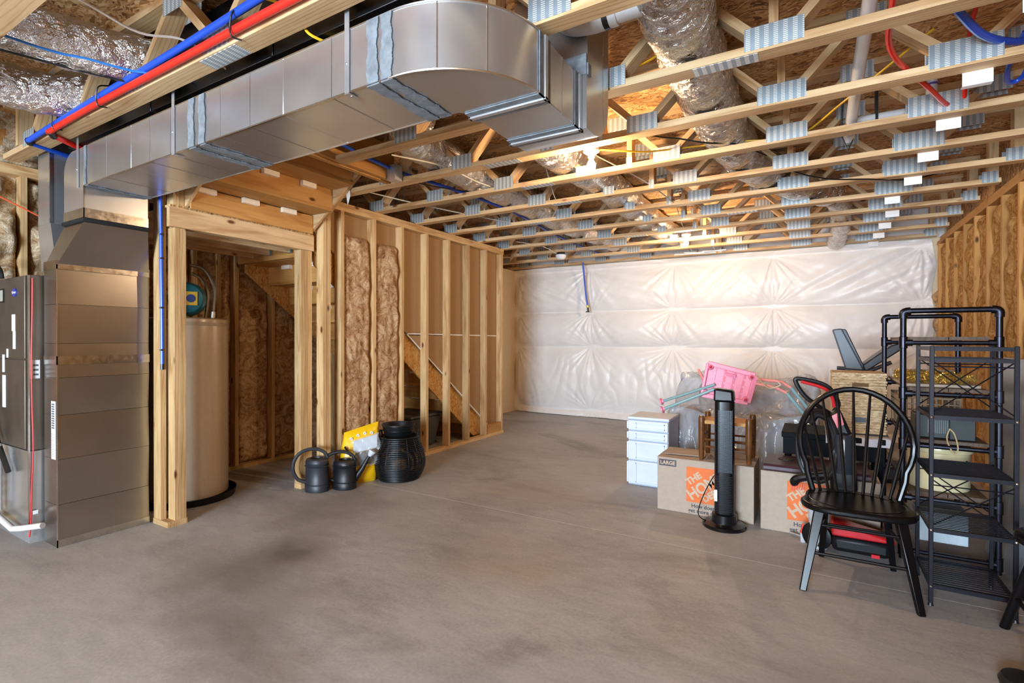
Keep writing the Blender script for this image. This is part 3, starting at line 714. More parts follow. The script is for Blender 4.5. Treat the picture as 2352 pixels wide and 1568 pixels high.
# ------------------------------------------------------------------ lit lamp holders
def emis(name, col, s):
    m, nt, b = newmat(name); b.inputs['Emission Color'].default_value = hexc(col); b.inputs['Emission Strength'].default_value = s
    b.inputs['Base Color'].default_value = (1,1,1,1); return m
BULB = emis('glowing_bulb', '#ffdaae', 1050.0)
PORC = plain('white_porcelain', '#f4efe6', .3)
def lamp(x, y, label):
    o = empty('lamp_holder', (x, y, 2.63), label, 'lamp', 'bare bulb lamp holders')
    MB().lathe((x,y,2.63), [(.001,.012),(.055,.012),(.058,.004),(.055,-.006),(.035,-.02),(.024,-.03),(.022,-.045),(.001,-.045)], 28).build('porcelain_base', PORC, o, True)
    b = MB().lathe((x,y,2.585), [(.001,.0),(.013,0),(.015,-.018),(.024,-.036),(.03,-.055),(.028,-.073),(.018,-.088),(.001,-.093)], 20, caps=False).build('bulb', BULB, o, True)
    MB().box(x-.05, x+.05, y-.03, y+.03, 2.642, 2.70).build('junction_box', plain('blue_box_%d'%int(y), '#8a8f98', .5), o)
lamp(-1.326, 3.314, 'lit bare bulb in a white porcelain holder, nearer the camera'); lamp(-1.368, 6.561, 'lit bare bulb in a white porcelain holder near the far wall')
# ------------------------------------------------------------------ flexible foil ducts
def flex(path, r, seed, label, group='foil flexible ducts in the ceiling'):
    P = catmull(path, 26); L = [0]
    for a, b in zip(P[:-1], P[1:]): L.append(L[-1]+(b-a).length)
    P = np.array([tuple(p) for p in P]); L = np.array(L); n = 44
    T = np.gradient(P, axis=0); T /= np.linalg.norm(T, axis=1)[:, None]
    U = np.cross(T, [0,0,1]); U /= np.linalg.norm(U, axis=1)[:, None]; V = np.cross(U, T)
    a = np.linspace(0, 2*np.pi, n, endpoint=False); A, LL = np.meshgrid(a, L)
    w = (fnoise(LL*26+3*np.sin(A), A*2.4, seed, 3)-.45)*.10 + (fnoise(LL*6, np.cos(A)*2+5, seed+4, 2)-.4)*.05 + .03*np.sin(LL*75+2.5*np.sin(A*2+LL*4))
    sag = 1-.03*np.sin(LL*14)
    Rr = r*sag*(1+w)
    G = P[:, None, :] + (U[:, None, :]*np.cos(A)[..., None] + V[:, None, :]*np.sin(A)[..., None])*Rr[..., None]
    m = MB(); k = len(P); vs = G.reshape(-1, 3); fs = [(i*n+j, i*n+(j+1)%n, (i+1)*n+(j+1)%n, (i+1)*n+j) for i in range(k-1) for j in range(n)]
    m.add([tuple(v) for v in vs], fs); m.f.append(list(range(n))[::-1]); m.mi.append(0); m.f.append([(k-1)*n+j for j in range(n)]); m.mi.append(0)
    return tag(m.build('flexible_duct', FOIL, None, True, ang=180), label, 'flexible duct', group)
flex([(-.51,1.99,2.83),(-.535,2.36,2.81),(-.55,2.95,2.808),(-.55,3.54,2.808),(-.52,4.2,2.808),(-.415,4.83,2.808),(-.145,5.45,2.805),(.12,5.9,2.80)], .158, 1, 'fat silver foil duct hanging right of the metal riser')
flex([(.15,6.1,2.79),(.24,6.5,2.77),(.27,7.1,2.71),(.26,7.7,2.66),(.25,8.0,2.62)], .105, 2, 'pale foil duct coiling down near the right of the far wall')
flex([(-1.74,3.25,2.80),(-1.72,3.75,2.80),(-1.70,4.75,2.80),(-1.74,6.05,2.80),(-1.72,7.8,2.80)], .150, 3, 'silver foil duct running behind the near lit bulb')
flex([(-2.30,2.62,2.84),(-2.5,2.78,2.80),(-2.60,3.45,2.79),(-2.63,4.2,2.79),(-2.67,5.7,2.79),(-2.60,6.85,2.79),(-2.54,7.7,2.79)], .140, 4, 'silver foil duct nearest the partition wall')
flex([(-3.50,-.6,2.80),(-3.36,.35,2.80),(-3.22,.9,2.79),(-3.12,1.15,2.78),(-3.02,1.42,2.80)], .118, 5, 'silver foil duct at the top left above the red pipe')
flex([(-4.22,-.6,2.80),(-4.1,.5,2.80),(-3.97,1.05,2.78),(-3.88,1.22,2.77),(-3.72,1.40,2.80)], .118, 6, 'silver foil duct lowest at the left edge of the ceiling')
# ------------------------------------------------------------------ pipes and cables
def pipe(name, path, r, mat, label, cat='pipe', group=None, n=10, sm=8):
    return tag(MB().tube(catmull(path, sm), r, n).build(name, mat, None, True), label, cat, group)
def pipe_e(name, base, label, cat='pipe'): return empty(name, base, label, cat)
bp_ = pipe_e('water_pipe', (-3.2, 1.25, 2.62), 'blue plastic water pipe strapped along the truss above the red one')
MB().tube(catmull([(-4.394,1.255,2.612),(-3.773,1.262,2.645),(-3.269,1.262,2.662),(-2.889,1.262,2.672),(-2.483,1.262,2.685),(-2.17,1.258,2.694),(-1.80,1.25,2.70),(-1.2,1.25,2.70)], 8), .0165, 12).build('pipe_run', BLUEX, bp_, True)
MB().tube([(-4.394,1.255,2.612),(-4.405,1.275,2.606),(-4.48,1.50,2.60),(-4.50,1.56,2.60)], .0165, 12).build('pipe_branch', BLUEX, bp_, True)
MB().tube([(-4.38,1.255,2.613),(-4.41,1.27,2.607)], .022, 10).build('fitting', BLKC, bp_)
rp_ = pipe_e('water_pipe', (-3.0, 1.25, 2.62), 'red plastic water pipe strapped along the truss below the blue one')
MB().tube(catmull([(-4.061,1.255,2.60),(-3.712,1.258,2.616),(-3.347,1.258,2.622),(-2.889,1.258,2.624),(-2.521,1.258,2.626),(-2.075,1.258,2.63),(-1.657,1.258,2.63),(-1.1,1.258,2.63)], 8), .0165, 12).build('pipe_run', REDX, rp_, True)
MB().tube([(-4.061,1.255,2.60),(-4.075,1.275,2.594),(-4.18,1.46,2.585),(-4.21,1.52,2.58)], .0165, 12).build('pipe_branch', REDX, rp_, True)
MB().tube([(-4.04,1.255,2.60),(-4.09,1.29,2.592)], .021, 10).build('fitting', BLKC, rp_)
for x in (-3.95, -3.35, -2.1):
    tag(MB().tube(catmull([(x,1.286,2.60),(x,1.245,2.595),(x,1.235,2.63),(x+.02,1.238,2.69),(x+.02,1.286,2.715)], 5), .004, 6).build('pipe_clip', BLKC, None), {-3.95:'black clip at the left end of the red pipe', -3.35:'black clip around the red and blue pipes, middle one', -2.1:'black clip around the red pipe near the top edge'}[x], 'clip')
o = pipe_e('pipe_riser', (-4.0, 1.85, 1.1), 'blue plastic pipe hanging down beside the closet post', 'pipe')
MB().tube(catmull([(-3.985,1.84,2.60),(-3.98,1.842,2.31),(-3.99,1.850,2.06),(-3.99,1.855,1.6),(-3.99,1.857,1.14)], 6), .0125, 10).build('pipe_run', BLUEX, o, True)
MB().tube([(-3.99,1.857,1.15),(-3.99,1.857,1.11)], .0135, 10).build('end_cap', BLKC, o)
for z in (2.07, 1.9, 1.55, 1.25): MB().tube([(-3.99,1.853,z+.006),(-3.99,1.853,z-.006)], .016, 8).build('clip', BLKC, o)
pipe('water_pipe', [(-2.80,2.2,2.70),(-2.87,2.522,2.70),(-2.93,3.1,2.70),(-2.87,3.566,2.70),(-2.83,3.9,2.70),(-2.80,4.37,2.70),(-2.82,5.1,2.70),(-2.94,6.3,2.70),(-2.96,8.1,2.70)], .014, BLUEX, 'blue water pipe running through the trusses beside the partition')
o = pipe_e('pipe_tail', (-3.3, 8.0, 1.8), 'blue pipe tail with brass valve hanging before the far wall')
MB().tube(catmull([(-3.345,7.99,2.62),(-3.335,8.0,2.5),(-3.30,8.02,2.1),(-3.27,8.03,1.87)], 6), .016, 8).build('pipe_run', BLUEX, o, True)
MB().tube([(-3.27,8.03,1.88),(-3.262,8.03,1.80)], .018, 8).build('valve', BLKC, o); MB().box(-3.30,-3.235,8.01,8.03,1.785,1.80).build('valve_lever', BLKC, o)
MB().tube([(-3.272,8.03,1.90),(-3.27,8.03,1.865)], .02, 8).build('fitting', plain('brass', '#c9a24a', .3, 1), o)
pipe('water_pipe', [(.26,2.3,2.70),(.27,2.556,2.69),(.285,2.84,2.68),(.335,3.02,2.66),(.43,3.24,2.66),(.53,3.46,2.655),(.63,3.70,2.655),(.71,3.86,2.68),(.73,3.95,2.8)], .0125, REDX, 'red plastic pipe sagging through the trusses at the right')
pipe('water_pipe', [(.66,2.9,2.99),(.665,3.3,2.9),(.70,3.6,2.8),(.72,3.75,2.66)], .011, REDX, 'short red pipe dropping behind a white truss tag')
pipe('water_pipe', [(.42,2.62,2.75),(.523,2.80,2.70),(.649,3.02,2.68),(.80,3.20,2.70),(.95,3.30,2.75)], .0165, BLUEX, 'thick blue pipe crossing the top right corner')
pipe('water_pipe', [(.84,3.25,2.76),(.83,3.42,2.70),(.87,3.62,2.68),(.93,3.62,2.70),(.92,3.40,2.78)], .012, BLUEX, 'blue pipe loop hanging at the right edge')
o = pipe_e('drain_pipe', (.2, 3.3, 2.7), 'grey white drain pipe sloping through the right trusses')
MB().tube([(.205,2.0,2.80),(.203,2.6,2.785),(.20,3.2,2.755),(.195,4.02,2.66)], .030, 16).build('pipe_run', PVC, o, True)
MB().tube([(.195,3.93,2.675),(.195,4.03,2.66)], .036, 16).build('coupling', PVC, o, True)
MB().tube([(.155,3.9,2.90),(.15,3.99,2.68),(.19,4.02,2.575),(.235,3.99,2.68),(.235,3.92,2.90)], .006, 6).build('hanger_strap', BLKC, o)
o = pipe_e('drain_pipe', (.4, 3.97, 2.72), 'white drain pipe with purple joints crossing behind the right trusses')
PURP = plain('purple_primer', '#5b4fa8', .4)
MB().tube([(.17,3.95,2.735),(.56,3.985,2.745)], .026, 14).build('pipe_run', PVC, o, True)
MB().tube(catmull([(.52,3.98,2.745),(.58,3.97,2.75),(.60,3.93,2.78),(.60,3.88,2.86),(.60,3.88,2.99)], 5), .028, 14).build('elbow', PVC, o, True)
for x in (.215,): MB().tube([(x,3.954,2.736),(x+.01,3.955,2.736)], .0275, 14).build('primer_ring', PURP, o)
MB().tube([(.60,3.88,2.84),(.60,3.88,2.85)], .030, 14).build('primer_ring', PURP, o)
MB().box(.33,.345,3.935,4.005,2.70,2.99).build('hanger_strap', BLKC, o)
o = pipe_e('drain_pipe', (0, 2.15, 2.75), 'large white drain pipe crossing behind the truss above the duct elbow')
MB().tube([(-.80,2.15,2.755),(-.5,2.155,2.758),(.1,2.17,2.77),(1.28,2.2,2.79)], .045, 18).build('pipe_run', PVC, o, True)
MB().tube(catmull([(-.74,2.15,2.755),(-.86,2.15,2.755),(-.96,2.145,2.775),(-1.02,2.14,2.84),(-1.03,2.135,2.93)], 5), .054, 18).build('elbow', PVC, o, True)
MB().tube([(-.80,2.15,2.755),(-.775,2.15,2.755)], .057, 16).build('hanger_strap', BLKC, o); MB().box(-.79,-.775,2.18,2.2,2.75,2.98).build('hanger_strap', BLKC, o)
for x in (-.15, .75): MB().tube([(x,2.165,2.768),(x+.012,2.165,2.768)], .047, 16).build('primer_ring', PURP, o)
for i, (path, mt, lab) in enumerate([
  ([(-2.15,.9,2.76),(-2.07,1.12,2.735),(-1.93,1.33,2.73),(-1.85,1.39,2.66),(-1.80,1.41,2.59),(-1.72,1.60,2.58),(-1.66,1.85,2.59)], YELC, 'yellow electrical cable passing above the trunk duct'),
  ([(-1.30,3.36,2.65),(-1.12,3.42,2.625),(-1.0,3.55,2.64),(-.85,3.76,2.70),(-.45,3.9,2.72),(-.1,3.9,2.69),(.15,3.6,2.74),(.5,3.2,2.85)], YELC, 'yellow electrical cable looping from the near bulb to the right'),
  ([(-.86,2.55,2.70),(-.7,2.66,2.80),(-.5,2.75,2.98)], YELC, 'short yellow cable beside the duct riser'),
  ([(-1.36,3.27,2.655),(-1.45,3.1,2.78),(-1.5,2.7,2.92)], WHTC, 'white cable leaving the near lamp holder'),
  ([(-1.6,4.0,2.88),(-1.30,4.35,2.72),(-1.2,4.6,2.66),(-1.15,4.95,2.63),(-1.22,5.3,2.75),(-1.3,6.0,2.65),(-1.35,6.5,2.655)], WHTC, 'white cable draped along the trusses towards the far bulb'),
  ([(-3.6,3.3,2.70),(-3.4,3.75,2.665),(-3.2,4.4,2.66),(-2.95,5.0,2.655),(-2.9,5.6,2.75)], WHTC, 'white cable running just inside the partition top plate'),
  ([(-2.55,2.65,2.62),(-2.45,3.1,2.655),(-2.45,3.6,2.66),(-2.4,4.1,2.68)], WHTC, 'thin white cable under the foil duct nearest the partition'),
  ([(-3.05,2.5,2.72),(-2.98,2.9,2.68),(-2.90,3.4,2.665),(-2.6,3.9,2.66)], BLKC, 'thin dark cable beside the blue pipe near the stair beam'),
  ([(-1.02,3.15,2.665),(-.9,3.4,2.675),(-.78,3.5,2.67),(-.62,3.62,2.65),(-.45,3.78,2.66),(-.3,4.1,2.655)], BLKC, 'black cable arcing between trusses right of the near bulb'),
  ([(-.25,4.35,2.66),(-.1,4.6,2.635),(.1,4.75,2.60),(.35,4.9,2.60),(.7,5.2,2.63),(1.1,5.4,2.75)], BLKC, 'black cable drooping below the right trusses'),
  ([(-2.1,4.1,2.95),(-2.1,4.3,2.70),(-2.2,4.6,2.66),(-2.45,5.0,2.66),(-2.6,5.3,2.8)], WHTC, 'white cable looping between the two middle foil ducts'),
  ([(-2.50,.3,2.70),(-2.52,.85,2.68),(-2.567,1.10,2.68),(-2.528,1.285,2.72),(-2.45,1.5,2.62),(-2.46,1.9,2.62)], WHTC, 'white cable crossing the top left above the foil duct'),
  ([(-3.1,.3,2.67),(-3.065,.78,2.66),(-3.034,.967,2.66),(-2.979,1.063,2.66),(-2.91,1.215,2.655),(-2.80,1.38,2.66),(-2.6,1.9,2.66)], plain('thin_blue_cable', '#2b79c9', .4), 'thin blue cable under the top left foil ducts'),
  ([(-3.3,.7,2.67),(-3.146,1.079,2.66),(-3.088,1.211,2.66),(-3.0,1.40,2.655),(-2.85,1.9,2.66)], BLKC, 'thin black cable under the top left foil ducts'),
  ([(-5.04,1.0,2.47),(-5.0,1.3,2.33),(-4.97,1.75,2.12)], plain('orange_cable', '#e2643a', .4), 'orange red cable across the fluffy insulation by the furnace'),
  ]): pipe('cable', path, .006 if mt is not WHTC else .0055, mt, lab, 'cable', None, 6, 6)
# white tags hanging from the trusses
tg = {0:'at the top right corner of the picture', 1:'folded one, below the big right gang plate', 2:'third from the top right corner', 3:'fourth from the top right corner', 4:'fifth from the top right corner', 5:'sixth from the top right corner', 6:'seventh from the top right corner', 7:'third from the far wall', 8:'second from the far wall', 9:'closest to the far wall'}
for k in range(10):
    y = 2.507+.61*k+.091 if k < 9 else 8.112; x = {0:.72,5:.60}.get(k, .665)
    m = MB().box(x-.056, x+.056, y, y+.0012, ZC-.062, ZC+.02)
    if k == 1: m.box(x-.056, x+.056, y, y+.035, ZC-.0632, ZC-.062)
    tag(m.build('truss_tag', TAGP, None), 'white paper tag under a truss, ' + tg[k], 'tag', 'white tags under the trusses')
# smoke alarm and hanging white stand near the far wall
o = empty('smoke_alarm', (-3.20, 6.82, 2.60), 'white dome alarm with black base under a far truss', 'alarm')
MB().lathe((-3.20,6.82,2.57), [(.001,.036),(.055,.036),(.06,0),(.001,0)], 20).build('base', BLKC, o, True)
MB().lathe((-3.20,6.82,2.55), [(.001,.02),(.075,.02),(.078,0),(.06,-.03),(.045,-.045),(.001,-.05)], 24).build('dome', WHITEP, o, True)
MB().tube(catmull([(-3.25,6.76,2.59),(-3.35,6.5,2.66),(-3.6,6.2,2.70)], 5), .005, 6).build('lead', WHTC, o)
o = empty('hanging_rack', (-1.4, 7.65, 2.57), 'bunch of thin white metal rods hung under the far trusses', 'rack')
for a, b in (((-1.75,7.60,2.563),(-1.20,7.72,2.568)), ((-1.62,7.70,2.575),(-1.05,7.62,2.580)), ((-1.60,7.55,2.570),(-1.25,7.80,2.585)), ((-1.35,7.55,2.57),(-1.05,7.75,2.59))):
    MB().tube([a, b], .008, 6).build('rod', WHITEP, o)
for x in (-1.5, -1.2): MB().tube([(x,7.66,2.57),(x,7.62,2.60),(x,7.465,2.607)], .004, 6).build('hook', STRAP, o)
o = tag(MB().prism([(0,0),(.05,.0),(.05,-.05),(.035,-.09),(.02,-.12),(.01,-.07)], (-3.52,3.10,2.62), (1,0,0), (0,0,1), (0,.002,0)).build('insulation_scrap', TAGP, None), 'small torn white scrap hanging beside the stair stringer', 'scrap')
# ------------------------------------------------------------------ furnace
fu = empty('furnace', (-4.65, 1.5, 0), 'grey metal gas furnace cabinet at the left edge', 'furnace')
FURN = metal('furnace_cabinet_grey', '#857d75', .5, .06)
pbox('base', (-4.94, 1.25, .0), (-4.37, 1.85, .10), STRAP, fu)
pbox('lower_door', (-4.95, 1.243, .10), (-4.36, 1.86, .60), GALV, fu, bevel=.004)
pbox('cabinet', (-4.95, 1.248, .603), (-4.36, 1.86, 1.742), FURN, fu, bevel=.004)
pbox('upper_door', (-4.94, 1.236, 1.20), (-4.40, 1.247, 1.735), FURN, fu, bevel=.003); pbox('middle_door', (-4.94, 1.236, .61), (-4.40, 1.247, 1.19), FURN, fu, bevel=.003)
pbox('corner_seam', (-4.365, 1.24, .1), (-4.355, 1.25, 1.74), SEAM, fu)
pbox('window_frame', (-4.83, 1.230, 1.575), (-4.765, 1.237, 1.67), BLKC, fu); pbox('sight_glass', (-4.822, 1.228, 1.585), (-4.773, 1.231, 1.66), plain('grey_glass', '#a7a79f', .2), fu)
b = MB().lathe((-4.565, 1.236, 1.635), [(.001,.006),(.038,.006),(.04,0),(.001,0)], 28, (0,-1,0), 1.0, .72).build('badge', plain('badge_blue', '#2b3a8c', .3), fu, True)
def text(name, s, size, loc, right, upv, mat, parent=None, align='CENTER', xs=1.0, bold=0.0):
    cu = bpy.data.curves.new(name, 'FONT'); cu.body = s; cu.size = size; cu.align_x = align; cu.extrude = .0004; cu.offset = bold
    cu.resolution_u = 3
    ob = bpy.data.objects.new('tmp_text', cu); COL.objects.link(ob)
    dg = bpy.context.evaluated_depsgraph_get(); me = bpy.data.meshes.new_from_object(ob.evaluated_get(dg)); bpy.data.objects.remove(ob)
    r, u = Vector(right).normalized(), Vector(upv).normalized(); n_ = r.cross(u)
    mw = Matrix((r*xs, u, n_)).transposed().to_4x4(); mw.translation = Vector(loc); me.transform(mw)
    off = wloc(parent) if parent else Vector((0,0,0)); me.transform(Matrix.Translation(-off)); me.materials.clear(); me.materials.append(mat); me.name = name
    o = bpy.data.objects.new(name, me); COL.objects.link(o)
    if parent: o.parent = parent
    return o
text('badge_lettering', 'Carrier', .024, (-4.565, 1.229, 1.628), (1,0,0), (0,0,1), TAGP, fu)
for (x0,x1,z0,z1) in ((-4.62,-4.56,1.38,1.49),(-4.60,-4.555,1.26,1.38),(-4.80,-4.76,1.10,1.22),(-4.80,-4.74,.86,1.08),(-4.72,-4.69,1.20,1.26)): pbox('label', (x0,1.2335,z0), (x1,1.2355,z1), TAGP, fu)
pbox('label', (-4.3595,1.252,1.07), (-4.3575,1.30,1.19), TAGP, fu)
for i in range(3): pbox('printed_block', (-4.3573,1.266,1.09+.03*i), (-4.3568,1.292,1.102+.03*i), bpy.data.materials['print_grey'], fu)
MB().tube(catmull([(-4.352,1.262,1.72),(-4.350,1.26,1.5),(-4.348,1.255,1.2),(-4.350,1.258,.9),(-4.345,1.262,.62),(-4.35,1.255,.35),(-4.345,1.25,.15),(-4.35,1.243,.05)], 8), .0045, 6).build('red_lead', REDX, fu)
pbox('lead_tag', (-4.347,1.252,.19), (-4.345,1.285,.215), TAGP, fu)
MB().tube(catmull([(-5.0,1.22,1.86),(-4.9,1.215,1.86),(-4.79,1.22,1.80),(-4.77,1.225,1.74)], 5), .014, 8).build('line_set', BLKC, fu)
o = empty('condensate_drain', (-4.6, 1.19, .1), 'white plastic drain pipe bent round the furnace foot', 'pipe')
MB().tube([(-4.86,1.19,.70),(-4.86,1.19,.20),(-4.78,1.19,.14),(-4.45,1.19,.10),(-4.36,1.21,.115),(-4.22,1.27,.14)], .019, 12).build('pipe_run', PVC, o, True)
MB().tube([(-4.74,1.20,.62),(-4.74,1.20,.17)], .015, 10).build('pipe_branch', PVC, o, True)
MB().tube([(-4.95,1.205,.95),(-4.82,1.195,.70),(-4.62,1.215,.44)], .016, 8).build('rubber_hose', BLKC, o)
# ------------------------------------------------------------------ water heater
wh = empty('water_heater', (-4.53, 2.30, 0), 'tall tan water heater tank inside the framed closet', 'water heater')
TANK = plain('tan_enamel', '#b9a58c', .28, 0, .02, 30, 0, .5, .3)
wx, wy = -4.53, 2.30
MB().lathe((wx,wy,.04), [(.001,0),(.30,0),(.302,.01),(.302,1.42),(.295,1.45),(.27,1.462),(.001,1.465)], 56).build('tank', TANK, wh, True, ang=30)
MB().lathe((wx,wy,1.495), [(.27,-.02),(.302,-.03),(.304,-.05),(.303,-.06)], 56, caps=False).build('top_band', plain('tan_lid', '#a8957d', .4), wh, True)
MB().lathe((wx,wy,0), [(.001,.002),(.345,.002),(.36,.055),(.365,.055),(.352,0),(.001,0)], 56, caps=False).build('drip_pan', BLACKP, wh, True)
ex = empty('expansion_tank', (-4.45, 2.27, 1.5), 'teal expansion tank with yellow square label above the water heater', 'tank')
TEAL = plain('teal_enamel', '#1f6b7d', .3)
MB().lathe((-4.58,2.33,1.66), [(.001,-.16),(.06,-.15),(.11,-.12),(.135,-.06),(.14,0),(.14,.10),(.135,.15),(.115,.185),(.06,.205),(.001,.21)], 36, (.86,-.50,0)).build('vessel', TEAL, ex, True)
d = Vector((.86,-.50,0)).normalized(); sd = Vector((d.y,-d.x,0))*-1
c = Vector((-4.58,2.33,1.66))+d*.209 + Vector((.015,.03,0))
lab = MB().prism([(-.045,-.055),(.045,-.055),(.045,.055),(-.045,.055)], c, sd, (0,0,1), d*.003).build('label', plain('label_yellow', '#e0b428', .5), ex)
MB().lathe(c+d*.004, [(.001,.003),(.033,.003),(.033,0),(.001,0)], 24, tuple(d)).build('label_disc', plain('label_blue', '#1f3f80', .4), ex)
COPPER = plain('braided_steel', '#a9a296', .35, .9)
MB().tube(catmull([(-4.42,2.45,1.50),(-4.42,2.46,1.62),(-4.44,2.47,1.78),(-4.52,2.44,1.92),(-4.66,2.40,1.97)], 8), .014, 8).build('connector', COPPER, ex, True)
MB().tube(catmull([(-4.55,2.46,1.50),(-4.53,2.47,1.7),(-4.58,2.45,1.84),(-4.68,2.42,1.90)], 8), .014, 8).build('connector', COPPER, ex, True)
MB().tube([(-4.42,2.45,1.50),(-4.42,2.455,1.56)], .022, 10).build('union', COPPER, ex); MB().tube([(-4.60,2.33,1.53),(-4.60,2.33,1.495)], .02, 10).build('stem', COPPER, ex)
# ------------------------------------------------------------------ things along the partition
CANA = plain('dark_grey_plastic', '#2a2b31', .45, 0, .08, 60); CANB = plain('near_black_plastic', '#121317', .45, 0, .08, 60)
def watering_can(x, y, h, mat, label, spout, rz):
    o = empty('watering_can', (x, y, 0), label, 'watering can', 'watering cans by the closet post')
    c, s = math.cos(rz), math.sin(rz)
    def Wp(a, b, z): return (x+a*c-b*s, y+a*s+b*c, z)
    prof = [(.001,0),(.098,0),(.10,.012),(.100,.055),(.096,.06),(.094,h*.80),(.096,h*.81),(.095,h*.86),(.085,h*.93),(.06,h*.955),(.052,h*.95),(.05,h*.9),(.001,h*.88)]
    MB().lathe((x,y,0), [(r, z) for r, z in prof], 32, (0,0,1), 1.12, .95).build('body', mat, o, True, ang=40)
    for z in (.06, h*.72): MB().lathe((x,y,z), [(.097,0),(.1015,.004),(.097,.008)], 32, (0,0,1), 1.12, .95, False).build('moulded_ring', mat, o, True)
    MB().tube(catmull([Wp(.09,0,h*.90),Wp(.06,0,h*1.10),Wp(-.02,0,h*1.22),Wp(-.12,0,h*1.16),Wp(-.18,0,h*.95),Wp(-.195,0,h*.65),Wp(-.16,0,h*.38),Wp(-.092,0,h*.27)], 6), [.0155]*43, 10).build('handle', mat, o, True)
    if spout:
        MB().tube([Wp(.085,0,.07),Wp(.15,0,.16),Wp(.21,0,.27)], [.032,.022,.015], 12).build('spout', mat, o, True)
        MB().lathe(Wp(.212,0,.27), [(.001,0),(.015,0),(.034,.045),(.036,.055),(.001,.05)], 20, (.55*c,.55*s,.83)).build('rose', plain('pale_grey_rose', '#c8ccd2', .4), o, True)
    return o
watering_can(-3.755, 2.985, .30, CANA, 'dark grey watering can leaning against the closet post', False, .9)
watering_can(-3.61, 3.165, .265, CANB, 'black watering can with pale rose, beside the yellow bag', True, .8)
# yellow bag of potting mix with a clear bag propped on it
YB_ = plain('yellow_poly_bag', '#eab911', .35, 0, .1, 8, .3)
bg = empty('soil_bag', (-3.655, 3.37, 0), 'yellow plastic bag of garden soil slumped against the wall', 'bag')
def bagmesh(o, W, H, T, seed, lean):
    a = np.linspace(0, 2*np.pi, 40, endpoint=False); zz = np.linspace(0, 1, 26); A, Z = np.meshgrid(a, zz)
    sh = np.clip(np.sin(np.pi*np.clip(Z*.93+.09, 0, 1)), 0, 1)**.45
    wrk = 1+.10*(fnoise(A*2.5, Z*7, seed, 3)-.45)
    X = .5*W*np.sign(np.cos(A))*np.abs(np.cos(A))**.6*(.9+.12*np.sin(Z*3.2))*wrk; Y = .5*T*np.sign(np.sin(A))*np.abs(np.sin(A))**.8*sh*wrk*np.where(Z < .4, 1.0+.5*np.sin(np.pi*Z/.4), 1.0)
    return X, Y, Z*H
X, Y, Z = bagmesh(None, .35, .50, .165, 3, 0)
th = R(58); 
XX = -3.655 + X*math.cos(th) - (Y - .0)*math.sin(th) - Z*.16*0; YY = 3.37 + X*math.sin(th) + Y*math.cos(th)
XX = XX - Z*.04; YY = YY + Z*.10
P = np.stack([XX, YY, Z + .05*(X/.19)*(Z/.5)], -1); P = np.concatenate([P, P[:, :1]], 1)
MB().grid(P).build('bag_body', YB_, bg, True, ang=180)
def onbag(u, z, lift):   # point on the front of the bag
    y = -.5*.17*max(.15, math.sin(math.pi*min(1, z/.5*.93+.09)))**.45 - lift
    x = -3.655 + u*math.cos(th) - y*math.sin(th); yy = 3.37 + u*math.sin(th) + y*math.cos(th)
    return (x - z*.04, yy + z*.10, z + .05*(u/.19)*(z/.5))
for i in range(4):
    u = -.10+.062*i; p = onbag(u, .448-.012*abs(i-1.5), .006)
    MB().lathe(p, [(.001,.003),(.014,.003),(.014,0),(.001,0)], 16, (math.sin(th), -math.cos(th), .1)).build('printed_roundel', TAGP, bg); 
    MB().bar(onbag(u-.007, .443-.012*abs(i-1.5), .0105), onbag(u+.007, .454-.012*abs(i-1.5), .0105), .002, .004).build('printed_icon', bpy.data.materials['print_grey'], bg)
MB().grid([[onbag(-.165+.02*j+.012*k, .37-.035*j+.014*k, .012) for k in (0,1)] for j in range(4)]).build('printed_stripe', BLKC, bg)
cb = empty('clear_bag', (-3.6, 3.45, .15), 'clear plastic pouch of dark wood chips lying on the yellow bag', 'bag')
CLR = plain('clear_film', '#dfe4e8', .15, 0, .05, 10, .2, .6, 0, .22)
g = [[onbag(-.10+.25*i/12+.012*math.sin(j), .16+.265*j/12, .050+.012*math.sin(i*1.7+j)) for j in range(13)] for i in range(13)]
MB().grid(g).build('pouch', CLR, cb, True, ang=180)
g = [[onbag(-.07+.19*i/10, .175+.12*j/8, .036+.006*math.sin(i*3+j*2)) for j in range(9)] for i in range(11)]
MB().grid(g).build('contents', fiber('dark_wood_chips', '#1c1511', '#4a3a2c', '#8d7c68', 6), cb, True, ang=180)
g = [[onbag(-.085+.215*i/8, .30+.11*j/5, .034) for j in range(6)] for i in range(9)]
MB().grid(g).build('paper_insert', plain('pale_grey_card', '#c2ccd8', .6), cb, True)
# black slatted basket and the bowl in it
bk = empty('basket', (-3.42, 3.66, 0), 'round black ribbed basket beside the yellow bag', 'basket')
bx_, by_ = -3.42, 3.66
def br(z): return float(np.interp(z, [0,.05,.12,.18,.25,.32,.40], [.185,.218,.243,.246,.232,.208,.182]))
for i in range(24):
    z = .02+.0158*i; r = br(z)
    MB().tube([(bx_+r*math.cos(a), by_+r*math.sin(a), z) for a in np.linspace(0, 2*math.pi, 37)[:-1]], .0062, 5, closed=True).build('hoop', BLACKP, bk, True)
for i in range(14):
    a = 2*math.pi*i/14
    MB().tube([(bx_+(br(z)-.004)*math.cos(a), by_+(br(z)-.004)*math.sin(a), z) for z in np.linspace(.0, .40, 8)], .004, 5).build('upright', BLACKM, bk)
MB().lathe((bx_,by_,0), [(.001,0),(br(0)+.006,0),(br(0)+.006,.02),(.001,.02)], 32).build('base', BLACKP, bk, True)
MB().tube([(bx_+br(.4)*math.cos(a), by_+br(.4)*math.sin(a), .40) for a in np.linspace(0, 2*math.pi, 37)[:-1]], .009, 6, closed=True).build('rim', BLACKP, bk, True)
